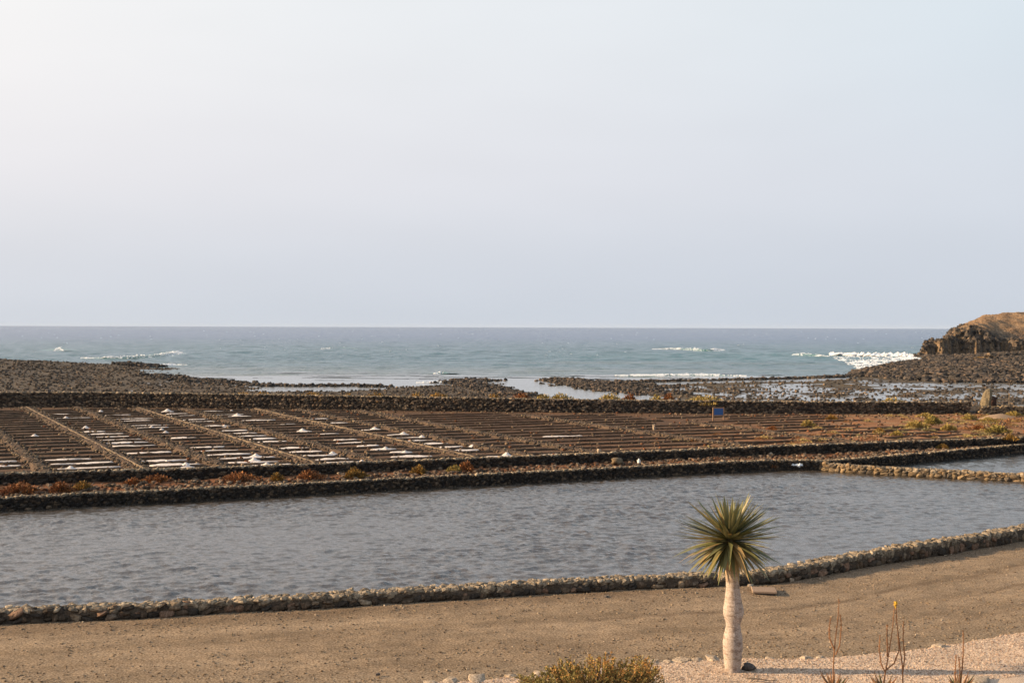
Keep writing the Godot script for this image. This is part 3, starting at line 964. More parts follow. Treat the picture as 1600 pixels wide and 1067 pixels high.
func build_shore() -> void:
	var t := put("rocky_shore", grid(300, 230, func(u, v):
		var d: float = lerpf(390.0, 95.6, pow(v, 0.62))
		var x: float = lerpf(-0.78, 0.78, u) * (d + 40)
		var stop: float = along(far_line, x) - 0.25
		if -d > stop:
			return Vector3(x, 0.95, stop)
		return Vector3(x, shore_h(x, -d), -d),
		func(p):
			var n := nz.get_noise_2d(p.x * 2.0, p.z * 2.0)
			var c := Vector3(0.13, 0.112, 0.095).lerp(Vector3(0.2, 0.165, 0.13), clampf(0.5 + n, 0, 1))
			if p.x > 10:
				c = c.lerp(Vector3(0.22, 0.175, 0.11), clampf(0.35 + n * 1.5, 0, 0.8) * (1.0 - smoothstep(-0.4, 0.3, p.y)))
			c = c.lerp(Vector3(0.42, 0.3, 0.2), smoothstep(1.0, 0.7, sandy(p.x, p.z) + n * 0.3))
			c = c.lerp(Vector3(0.05, 0.045, 0.04), smoothstep(-0.75, -1.05, p.y) * 0.6)
			return Color(c.x, c.y, c.z)), M.terrain)
	structure(t, "dark rocky shore with lava boulders and tidal pools beyond the far wall")
	var xs := []
	var cs := PackedColorArray()
	var tries := 0
	while xs.size() < 30000 and tries < 160000:
		tries += 1
		var d := 104.0 + 260.0 * pow(rng.randf(), 1.25)
		var x := rnd(-0.55, 0.6) * d
		var z := -d
		if along(far_line, x) - z < 2.0:
			continue
		var h := shore_h(x, z)
		var p := Vector2(x, z)
		if h < -1.35 or (sandy(x, z) < 0.95 and rng.randf() < 0.93):
			continue
		var want := 0.35 + 0.5 * smoothstep(-1.2, -0.7, h)
		var sz := 0.32
		if x > 5:
			var b := sdist(beach, p)
			if b > -2:
				want = 1.0
				sz = 0.75
			else:
				want = 0.32 + 0.5 * exp(-pow(sdist(land_right, p) / 5.0, 2.0))
				if d > 165 or nz.get_noise_2d(x * 1.2, z * 1.2) > 0.25:
					want *= 0.35
				sz = 0.32
		else:
			want *= 0.75 + 0.5 * nz.get_noise_2d(x, z)
			sz = 0.27 if x < -40 else 0.26
		if rng.randf() > want:
			continue
		var s := sz * rnd(0.55, 1.5) * (0.75 + d / 500.0)
		xs.append(xf(Vector3(x, h + s * 0.12, z), Vector3(s * rnd(0.9, 1.5), s * rnd(0.6, 0.95), s), rnd(0, 6), 0.4))
		cs.append(tone(PAL_LAVA if x > 60 or rng.randf() < 0.55 else PAL_MIX))
	# lines of piled boulders: the old dam on the left, the reef on the right, the spit edges
	for line in [[[Vector2(-38.18, -169.69), Vector2(-31.23, -168.30), Vector2(-24.79, -169.58), Vector2(-18.80, -167.25)], 520, 1.2, 0.55],
			[[Vector2(12.72, -180.50), Vector2(20.74, -184.11), Vector2(27.33, -186.66), Vector2(34.20, -190.41), Vector2(50.28, -198.47), Vector2(64.37, -211.01)], 900, 1.0, 0.6],
			[[Vector2(9.05, -191.01), Vector2(10.39, -175.43), Vector2(13.79, -163.14), Vector2(17.52, -155.46), Vector2(20.91, -148.46)], 1500, 2.6, 0.5],
			[[Vector2(10.99, -185.61), Vector2(15.67, -173.85), Vector2(24.48, -167.14)], 900, 3.0, 0.45],
			[[Vector2(6.00, -193.11), Vector2(7.68, -194.39), Vector2(9.21, -192.17)], 60, 0.8, 0.55],
			[[Vector2(-10.00, -178.08), Vector2(-5.83, -188.90), Vector2(-3.32, -185.77)], 420, 1.8, 0.6],
			[[Vector2(-5.61, -172.57), Vector2(-2.22, -159.01), Vector2(1.27, -147.45)], 800, 2.0, 0.5],
			[[Vector2(-83.93, -244.58), Vector2(-81.21, -246.76), Vector2(-77.37, -245.15)], 420, 1.6, 0.8],
			[[Vector2(-63.58, -201.83), Vector2(-52.27, -185.85), Vector2(-39.75, -172.38)], 900, 2.0, 0.6]]:
		var way := walk(line[0], 0.5)
		for k in line[1]:
			var e: Array = way[rng.randi() % way.size()]
			var p: Vector2 = e[0] + Vector2(rng.randfn(0, 1), rng.randfn(0, 1)) * line[2] * 0.7
			var s: float = line[3] * rnd(0.6, 1.5)
			xs.append(xf(Vector3(p.x, maxf(shore_h(p.x, p.y), -1.1) + s * rnd(-0.1, 0.3), p.y), Vector3(s * rnd(0.9, 1.4), s * 0.85, s), rnd(0, 6), 0.4))
			cs.append(tone(PAL_LAVA))
	scatter_parts("boulders", xs, cs, M.lava, t, lava)

func lookup(tab: Array, x: float) -> float:
	for k in range(1, tab.size()):
		if x <= tab[k][0]:
			var f: float = clampf((x - tab[k - 1][0]) / (tab[k][0] - tab[k - 1][0]), 0, 1)
			return lerpf(tab[k - 1][1], tab[k][1], f)
	return tab[-1][1]

func head_h(x: float, z: float) -> float:
	var n := nz.get_noise_2d(x * 3.2, z * 3.2)
	var n2 := nf.get_noise_2d(x * 0.45, z * 0.45)
	var u := x - 123.8 - maxf(-346.0 - z, -8.0) * 0.45 + n2 * 1.2
	var vs := -346.0 - z + nf.get_noise_2d(x * 0.03, z * 0.03) * 5.0
	var v := -346.0 - z + n * 6.0 + n2 * 2.0
	var di := minf(u + 0.4, v) if v < 40 else minf(u + 0.4, 95.0 - v)
	if di < 0:
		return -1.4 + maxf(di, -6.0) * 0.05
	var low := lookup([[0, 2.6], [1.0, 4.0], [2.2, 4.3], [3.0, 2.9], [4.5, 3.6], [8, 4.4], [20, 4.2], [60, 3.6]], u)
	var up := lookup([[0, 0.0], [7.5, 0.0], [8.5, 2.2], [10.5, 3.6], [14, 5.3], [18, 6.7], [24, 7.7], [36, 8.4], [60, 8.8], [120, 9.0]], u)
	var h := -1.2 + (low + 1.2) * smoothstep(0.0, 2.8, di) * (0.93 + 0.14 * n)
	h += up * (0.75 * smoothstep(2.0, 10.0, v) * smoothstep(28.0, 13.0, u) + (1.0 - 0.75 * smoothstep(28.0, 13.0, u)) * smoothstep(1.0, 50.0, vs)) * 1.16
	return h + n2 * 0.12 * smoothstep(0.0, 1.5, di) + nf.get_noise_2d(x * 0.06, z * 0.06) * 0.6 * smoothstep(0.0, 4.0, di)

func build_headland() -> void:
	var m := put("headland", grid(260, 190, func(u, v):
		var z: float = lerpf(-450, -336, pow(v, 0.62))
		var x: float = lerpf(116, 300, pow(u, 1.6)) + maxf(-346.0 - z, -8.0) * 0.45
		return Vector3(x, head_h(x, z), z),
		func(p):
			var e := 0.7
			var sl := Vector2(head_h(p.x + e, p.z) - head_h(p.x - e, p.z), head_h(p.x, p.z + e) - head_h(p.x, p.z - e)).length() / (2 * e)
			var n := nz.get_noise_2d(p.x * 2.5, p.z * 2.5 + p.y * 20)
			var n3 := nz.get_noise_2d(p.x * 6, p.y * 60)
			var soil := Vector3(0.44, 0.3, 0.18).lerp(Vector3(0.33, 0.21, 0.12), clampf(0.5 + n * 1.3, 0, 1))
			soil = soil.lerp(Vector3(0.33, 0.17, 0.09), smoothstep(150.0, 175.0, p.x) * smoothstep(9.0, 5.0, p.y) * 0.7)
			var rock := Vector3(0.15, 0.125, 0.105).lerp(Vector3(0.38, 0.26, 0.15), clampf(n3 * 2.2 + 0.25, 0, 1))
			var c := soil.lerp(rock, smoothstep(0.5, 1.0, sl + n * 0.35))
			c = c.lerp(Vector3(0.09, 0.082, 0.078), smoothstep(3.2, 4.6, p.y) * smoothstep(6.6, 5.2, p.y) * smoothstep(0.0, 0.25, n + 0.22) * 0.85)
			return Color(c.x, c.y, c.z)), M.cliff)
	structure(m, "tan headland with dark layered cliffs at the right edge of the bay")
	var xs := []
	var cs := PackedColorArray()
	for k in 3200:
		var x := rnd(120, 205)
		var z := rnd(-352, -332)
		var h := maxf(head_h(x, z), shore_h(x, z))
		if h < -1.2 or h > 6.5:
			continue
		var s := rnd(0.3, 1.3)
		xs.append(xf(Vector3(x, h, z), Vector3(s * 1.2, s * rnd(0.7, 1.2), s), rnd(0, 6), 0.4))
		cs.append(tone(PAL_LAVA))
	for k in 260:
		var x := rnd(133.0, 146.0)
		var z := rnd(-372, -347)
		var h := head_h(x, z)
		if h < 3.5 or h > 8.6:
			continue
		var s := rnd(0.5, 1.6)
		xs.append(xf(Vector3(x, h, z), Vector3(s, s * 1.3, s), rnd(0, 6), 0.4))
		cs.append(tone(PAL_LAVA))
	scatter_parts("fallen_rocks", xs, cs, M.lava, m, [lava[0], lava[2]])

# ---------------------------------------------------------------- walls
func build_walls() -> void:
	var shifted := []
	for p in wall_line:
		shifted.append(p + Vector2(0.04, -0.31))
	near_wall("stone_wall", shifted, func(p): return 0.34 + 0.13 * smoothstep(4.0, 14.0, p.x) + nz.get_noise_1d(p.x * 9) * 0.03, 0.66, 0.17, 0.5, M.wall_stones, M.cap_stones, 1, 0.0, "low rough stone wall curving between the dirt road and the large pond", 298)
	near_wall("stone_wall", [Vector2(16.69, -65.05), Vector2(19.21, -63.07), Vector2(22.29, -61.76), Vector2(26.96, -59.78), Vector2(29.61, -58.36)], func(p): return 0.44 + nz.get_noise_1d(p.x * 9) * 0.05, 0.5, 0.3, 0.62, M.tan_stones, M.tan_stones, 2, -0.12, "sunlit tan stone wall dividing the large pond from the smaller one", 200)
	far_wall("stone_wall", inner_line, -0.35, func(p): return 0.8 + nz.get_noise_1d(p.x * 6) * 0.03, 0.5, 0.2, PAL_DARK, PAL_RIM, "long dark stone wall along the far side of the large pond")
	far_wall("stone_wall", pan_wall_line, 0.2, func(p): return 0.62 + nz.get_noise_1d(p.x * 6 + 30) * 0.03, 0.5, 0.24, PAL_DARK, PAL_RIM, "dark stone wall along the front edge of the salt pans")
	var left := []
	for p in far_line:
		if p.x < 45:
			left.append(p)
	left[-1] = Vector2(38.9, -96.6)
	far_wall("stone_wall", left, 0.55, func(p): return 1.42 - 0.3 * smoothstep(-40.0, 35.0, p.x) + nz.get_noise_1d(p.x * 4) * 0.03, 0.6, 0.26, PAL_MIX, PAL_RIM, "tall stone wall closing the salt pan field at the back")
	far_wall("stone_wall", [Vector2(39.6, -96.4), Vector2(46, -97.0), Vector2(58, -97.6)], 0.55, func(p): return 0.75 + nz.get_noise_1d(p.x * 12) * 0.12, 0.9, 0.26, PAL_TAN, PAL_TAN, "low crumbling rubble wall right of the upright boulder")

# ---------------------------------------------------------------- salt pans
func build_pans() -> void:
	# earth banks that run away from the front wall
	var T := [-2.6, 2.08, 6.6, 10.57, 15.13, 18.49, 23.91, 27.07, 31.29, 41.69, 49.48]
	var kerb := [1, 0, 1, 0, 1, 0, 1, 0, 0, 0, 0]
	var wid := [0.9, 0.9, 1.3, 1.0, 1.3, 1.0, 1.3, 1.0, 1.2, 1.3, 1.2]
	var reach := []
	for k in T.size():
		var s := 0.5
		while s < 50.0:
			var p := pan(T[k], s)
			if p.y < along(far_line, p.x) + 1.6:
				break
			s += 0.5
		if k == 9:
			s = minf(s, 28.5)
		if k == 10:
			s = minf(s, 18.0)
		reach.append(s)
		var a := pan(T[k], 0.1)
		var b := pan(T[k], s)
		var mid := (a + b) * 0.5
		var o := base("pan_bank", Vector3(mid.x, 0.66, mid.y))
		var e := put("earth", bank(walk([a, mid, b], 0.4), 0.62, func(p): return 0.19 + nz.get_noise_2d(p.x * 8, p.y * 8) * 0.05, wid[k] * 0.85 + 0.1, Color(0.15, 0.105, 0.075), 0.08, 0.6), M.earth, o)
		e.position = -o.position
		if kerb[k]:
			var c := put("channel_rim", bank(walk([a, mid, b], 0.4), 0.76, func(p): return 0.1, 0.14, Color(0.29, 0.225, 0.16), 0.03, 0.95), M.earth, o)
			c.position = -o.position
		var xs := []
		var cs := PackedColorArray()
		for q in int(s * 30):
			var f := rnd(0.0, s)
			var p := pan(T[k] + rng.randfn(0, 0.28) * wid[k], f)
			var z := rnd(0.06, 0.19)
			xs.append(xf(Vector3(p.x, 0.79 + rnd(-0.05, 0.02), p.y) - o.position, Vector3(z * 1.2, z * 0.8, z), rnd(0, 6)))
			cs.append(tone(PAL_MIX if rng.randf() < 0.8 else PAL_TAN))
		scatter_parts("stones", xs, cs, M.stone, o, [rocks[0], rocks[4]])
		tag(o, "earth bank%s, %s salt pan bank from the left" % [" with a pale channel rim" if kerb[k] else "", ORD[k]], "earth bank", "banks dividing the salt pans")
	# cross ridges
	for col in T.size():
		var t0: float = T[col] + wid[col] * 0.33
		var t1: float = (T[col + 1] - wid[col + 1] * 0.33) if col + 1 < T.size() else 64.0
		var most: float = reach[col]
		if col == 0:
			most = 21.0
		if col == 10:
			most = 27.0
		var row := 0
		var s := 1.35
		while s < most - 0.6 and row < 22:
			var cut0 := t0
			var cut1 := t1
			if col >= 10 or (col == 9 and row > 6) or (col == 8 and row > 11):
				cut0 = t0 + maxf(0.0, nz.get_noise_2d(col * 30.0, row * 17.0)) * (t1 - t0) * 0.7
				cut1 = t1 - maxf(0.0, nz.get_noise_2d(col * 30.0 + 500.0, row * 17.0)) * (t1 - t0) * 0.9
			var a := pan(cut0, s + rnd(-0.1, 0.1))
			var b := pan(cut1, s + rnd(-0.1, 0.1))
			var ok := cut1 - cut0 > 1.2 and a.y > along(far_line, a.x) + 1.2 and b.y > along(far_line, b.x) + 1.2
			# only the ridges that can be seen
			if b.x / -b.y < -0.53:
				ok = false
			if ok:
				var mid := (a + b) * 0.5
				var o := base("pan_ridge", Vector3(mid.x, 0.66, mid.y))
				var m := (a * 0.5 + b * 0.5) + Vector2(rnd(-0.05, 0.05), rnd(-0.12, 0.12))
				var e := put("ridge_core", bank(walk([a, m, b], 0.3), 0.63, func(p): return 0.135 + nz.get_noise_2d(p.x * 10, p.y * 10) * 0.035, 0.42, Color(0.1, 0.072, 0.053) if col < 8 else Color(0.13, 0.082, 0.055), 0.03, 0.85), M.earth, o)
				e.position = -o.position
				var xs := []
				var cs := PackedColorArray()
				var n := int(a.distance_to(b) * 11)
				for q in n:
					var p := a.lerp(b, rng.randf()) + DB * rng.randfn(0.0, 0.1)
					var z := rnd(0.05, 0.13)
					xs.append(xf(Vector3(p.x, 0.735 + rnd(-0.06, 0.02), p.y) - o.position, Vector3(z * 1.3, z * 0.8, z), rnd(0, 6)))
					cs.append(tone(PAL_MIX))
				scatter_parts("stones", xs, cs, M.stone, o, [rocks[0], rocks[4]])
				tag(o, ridge_label(row, col), "stone ridge", "low ridges across the salt pans")
			row += 1
			s += 2.12
	# white salt crusts: centre on the pan floor, length along the ridge
	for q in CRUST:
		var c: Vector2 = pan(q[0], q[1])
		var o := put("salt_crust", crust_mesh(q[2], 1.1 + rnd(-0.2, 0.2)), M.salt)
		o.position = Vector3(c.x, 0.675, c.y)
		o.rotation.y = -DA.angle()
		tag(o, "white salt crust in the %s pan from the front, %s column from the left" % [ORD[q[3]], ORD[q[4]]], "salt crust", "salt crusts drying in the pans")
	for k in PILE.size():
		var q: Array = PILE[k]
		var o := put("salt_pile", pile_mesh(q[2]), M.salt)
		o.position = Vector3(q[0], 0.69, q[1])
		tag(o, q[3], "salt pile", "heaps of raked salt in the pans")

var CRUST := [
[0.57,4.53,1.81,2,0],
[0.73,6.65,1.51,3,0],
[4.34,2.41,3.32,1,1],
[4.34,4.53,3.32,2,1],
[3.98,6.65,2.60,3,1],
[8.59,2.41,2.77,1,2],
[8.59,4.53,2.77,2,2],
[8.57,8.77,2.74,4,2],
[8.59,13.01,2.77,6,2],
[8.59,15.13,2.77,7,2],
[8.59,17.25,2.77,8,2],
[8.53,19.37,2.66,9,2],
[8.45,21.49,2.50,10,2],
[8.04,23.61,1.69,11,2],
[8.59,36.33,2.77,17,2],
[8.15,40.57,1.91,19,2],
[12.72,0.75,3.09,0,3],
[12.60,2.41,2.85,1,3],
[12.85,4.53,3.36,2,3],
[12.49,6.65,2.65,3,3],
[12.54,8.77,2.35,4,3],
[12.40,10.89,2.22,5,3],
[12.48,17.25,1.75,8,3],
[12.36,25.73,2.37,12,3],
[12.64,27.85,2.93,13,3],
[12.45,32.09,2.57,15,3],
[12.74,34.21,3.15,16,3],
[12.28,38.45,2.21,18,3],
[16.81,0.75,2.16,0,4],
[16.81,2.41,2.16,1,4],
[16.81,4.53,2.16,2,4],
[16.81,6.65,2.16,3,4],
[16.81,8.77,2.16,4,4],
[16.81,13.01,2.16,6,4],
[16.93,15.13,1.92,7,4],
[16.81,17.25,2.16,8,4],
[16.81,19.37,2.16,9,4],
[16.81,21.49,2.16,10,4],
[16.81,25.73,2.16,12,4],
[16.81,29.97,2.16,14,4],
[16.81,32.09,2.16,15,4],
[16.81,36.33,2.16,17,4],
[16.92,38.45,1.93,18,4],
[21.33,2.41,2.53,1,5],
[21.65,4.53,1.48,2,5],
[21.44,6.65,1.72,3,5],
[21.33,8.77,1.58,4,5],
[21.06,10.89,2.02,5,5],
[21.49,13.01,1.67,6,5],
[21.96,17.25,1.54,8,5],
[20.96,19.37,1.35,9,5],
[21.90,25.73,1.47,12,5],
[20.99,29.97,2.85,14,5],
[20.76,34.21,2.12,16,5],
[20.44,36.33,2.70,17,5],
[20.21,40.57,2.24,19,5],
[25.49,0.75,1.96,0,6],
[25.49,4.53,1.96,2,6],
[25.50,6.65,1.94,3,6],
[25.58,8.77,1.79,4,6],
[25.49,10.89,1.96,5,6],
[25.52,13.01,1.90,6,6],
[25.71,15.13,1.51,7,6],
[25.67,19.37,1.60,9,6],
[25.49,25.73,1.96,12,6],
[25.58,29.97,1.77,14,6],
[29.40,0.75,2.58,0,7],
[35.29,10.89,3.01,5,8],
]
var PILE := [
[-22.37,-57.53,0.24,"large salt heap in the second pan from the front, second column from the left"],
[-31.27,-74.38,0.22,"bright salt heap in the eleventh pan from the front, second column from the left"],
[-34.87,-88.77,0.22,"small salt heap in the eighteenth pan from the front, third column from the left"],
[-30.22,-80.52,0.24,"bright salt heap in the thirteenth pan from the front, third column from the left"],
[-34.58,-95.44,0.23,"small salt heap in the twenty-first pan from the front, fourth column from the left"],
[-18.32,-60.35,0.22,"bright salt heap in the second pan from the front, third column from the left"],
[-16.85,-58.72,0.31,"large right-hand salt heap in the second pan from front, third column from left"],
[-25.60,-80.68,0.22,"bright salt heap in the thirteenth pan from the front, fourth column from the left"],
[-24.28,-78.74,0.22,"small salt heap in the twelfth pan from the front, fourth column from the left"],
[-23.44,-76.87,0.22,"bright salt heap in the eleventh pan from the front, fourth column from the left"],
[-29.12,-96.02,0.34,"bright salt heap in the twentieth pan from the front, fifth column from the left"],
[-20.66,-81.63,0.24,"bright salt heap in the thirteenth pan from the front, fifth column from the left"],
[-14.31,-63.44,0.22,"bright salt heap in the third pan from the front, fourth column from the left"],
[-13.97,-61.47,0.23,"bright salt heap in the second pan from the front, fourth column from the left"],
[-12.82,-59.37,0.22,"bright salt heap in the first pan from the front, fourth column from the left"],
[-10.22,-64.67,0.22,"bright salt heap in the third pan from the front, fifth column from the left"],
[-8.00,-60.62,0.22,"bright salt heap in the first pan from the front, fifth column from the left"],
[-23.77,-96.25,0.22,"small salt heap in the twentieth pan from the front, sixth column from the left"],
[-22.21,-91.82,0.29,"bright salt heap in the seventeenth pan from the front, sixth column from the left"],
[-14.54,-78.83,0.25,"bright salt heap in the tenth pan from the front, sixth column from the left"],
[-7.48,-67.29,0.22,"bright salt heap in the fourth pan from the front, sixth column from the left"],
[-6.12,-65.28,0.22,"bright salt heap in the third pan from the front, sixth column from the left"],
[-9.72,-80.48,0.22,"bright salt heap in the tenth pan from the front, seventh column from the left"],
[-7.30,-76.49,0.26,"bright salt heap in the eighth pan from the front, seventh column from the left"],
[-5.90,-74.55,0.22,"small salt heap in the seventh pan from the front, seventh column from the left"],
[-4.23,-72.50,0.22,"bright salt heap in the sixth pan from the front, seventh column from the left"],
[-2.38,-68.69,0.22,"bright salt heap in the fourth pan from the front, seventh column from the left"],
[-0.29,-64.14,0.27,"large salt heap in the first pan from the front, seventh column from the left"],
]

func crust_mesh(l: float, w: float) -> ArrayMesh:
	var o := rnd(0, 900)
	return grid(int(l * 5) + 4, 8, func(u, v):
		var x: float = (u - 0.5) * l
		var taper := pow(sin(PI * clampf(u, 0.01, 0.99)), 0.8)
		var z: float = (v - 0.5) * w * taper * (0.8 + 0.9 * nf.get_noise_2d(x * 0.6 + o, 3.0)) + nf.get_noise_2d(x * 0.5 + o, 9.0) * 0.3
		var edge := minf(minf(u, 1 - u) * l, minf(v, 1 - v) * w)
		return Vector3(x, lerpf(-0.07, 0.03, smoothstep(0.0, 0.15, edge)) + nf.get_noise_2d(x * 2 + o, z * 2) * 0.02, z),
		func(p):
			var e := clampf(1.0 + nf.get_noise_2d(p.x * 1.4 + o, p.z * 1.4 + 20) * 0.35, 0.6, 1.0)
			return Color(e, lerpf(0.9, 1.0, e) * e, lerpf(0.84, 1.0, e) * e))

func pile_mesh(r: float) -> ArrayMesh:
	var v := PackedVector3Array([Vector3(0, r * 0.72, 0)])
	var idx := PackedInt32Array()
	var rings := [[0.18, 0.64], [0.4, 0.44], [0.65, 0.25], [0.9, 0.1], [1.25, 0.02], [1.4, -0.05]]
	for k in rings.size():
		for q in 18:
			var t := TAU * q / 18
			var e := 1.0 + rnd(-0.09, 0.09)
			v.append(Vector3(cos(t) * rings[k][0] * r * e * 1.15, rings[k][1] * r * (1 + rnd(-0.06, 0.06)), sin(t) * rings[k][0] * r * e))
			var q2 := (q + 1) % 18
			if k == 0:
				idx.append_array([0, 1 + q, 1 + q2])
			else:
				var b := 1 + (k - 1) * 18
				idx.append_array([b + q, b + 18 + q, b + 18 + q2, b + q, b + 18 + q2, b + q2])
	return mesh_of(v, idx)

# ---------------------------------------------------------------- plants
func shrub_mesh(w: float, h: float, n: int, cols: Array) -> ArrayMesh:
	# many short leafy shoots spread through a low mound
	var v := PackedVector3Array()
	var c := PackedColorArray()
	var idx := PackedInt32Array()
	for k in n:
		var a := rnd(0, TAU)
		var f := sqrt(rng.randf())
		var lump := 0.75 + 0.35 * sin(a * 3 + n) * f
		var rad := f * w * 0.5 * lump
		var top := h * (1.0 - 0.75 * f * f) * rnd(0.55, 1.12)
		var p := Vector3(cos(a) * rad, top * pow(rng.randf(), 0.45), sin(a) * rad)
		var d := Vector3(cos(a) * f + rnd(-0.6, 0.6), rnd(0.35, 1.2), sin(a) * f + rnd(-0.6, 0.6)).normalized()
		var l := rnd(0.08, 0.16) * (h + 0.25)
		var s := d.cross(Vector3(rnd(-1, 1), rnd(-1, 1), rnd(-1, 1))).normalized() * l * 0.3
		var col := tone(cols, 0.35)
		var b := v.size()
		v.append_array([p - s, p + s, p + d * l + s * 0.5, p + d * l - s * 0.5])
		c.append_array([col, col, col, col])
		idx.append_array([b, b + 1, b + 2, b, b + 2, b + 3])
	return mesh_of(v, idx, c)

func shrub(at: Vector3, w: float, h: float, pal: String, label: String, group: String) -> void:
	var cols: Array = {"rust": [Color(0.24, 0.09, 0.035), Color(0.17, 0.07, 0.03), Color(0.3, 0.13, 0.045), Color(0.12, 0.06, 0.03)],
		"ochre": [Color(0.32, 0.17, 0.04), Color(0.25, 0.14, 0.035), Color(0.2, 0.13, 0.04), Color(0.12, 0.085, 0.03)],
		"olive": [Color(0.32, 0.23, 0.065), Color(0.38, 0.27, 0.085), Color(0.24, 0.185, 0.055), Color(0.15, 0.12, 0.045)],
		"green": [Color(0.25, 0.2, 0.055), Color(0.19, 0.16, 0.05), Color(0.31, 0.24, 0.07), Color(0.12, 0.105, 0.04)]}[pal]
	var o := base("shrub", at)
	put("foliage", shrub_mesh(w, h, int(380 + w * 260), cols), M.plant, o)
	var st := shell()
	for k in 6:
		var a := TAU * k / 6 + rnd(-0.4, 0.4)
		tube(st, [Vector3(0, -0.05, 0), Vector3(cos(a) * w * 0.16, h * 0.35, sin(a) * w * 0.16), Vector3(cos(a) * w * 0.3, h * 0.6, sin(a) * w * 0.3)], [0.025, 0.018, 0.008], 4, Color(0.1, 0.07, 0.045))
	put("stems", mesh_of(st[0], st[1], st[2]), M.plant, o)
	tag(o, label, "shrub", group)

func leaf_mesh(sd: int, droop: float) -> ArrayMesh:
	# sword leaf along +y, one metre long, folded along its middle
	var r := RandomNumberGenerator.new()
	r.seed = sd
	var v := PackedVector3Array()
	var c := PackedColorArray()
	var idx := PackedInt32Array()
	var n := 7
	for k in n + 1:
		var f := float(k) / n
		var w := 0.034 * (0.75 + 0.6 * sin(PI * minf(f * 0.8 + 0.15, 1.0))) * (1.0 - pow(f, 3.0)) + 0.001
		var bend := droop * f * f
		var y := f * (1.0 - 0.25 * absf(droop) * f)
		var edge := Color(1.5, 1.25, 0.9).lerp(Color(2.4, 1.45, 0.85), smoothstep(0.75, 1.0, f))
		v.append_array([Vector3(-w, y, bend + w * 0.3), Vector3(0, y, bend), Vector3(w, y, bend + w * 0.3)])
		c.append_array([edge, Color(1, 1, 1).lerp(edge, smoothstep(0.7, 1.0, f)), edge])
		if k > 0:
			var b := k * 3
			idx.append_array([b - 3, b, b + 1, b - 3, b + 1, b - 2, b - 2, b + 1, b + 2, b - 2, b + 2, b - 1])
	return mesh_of(v, idx, c)

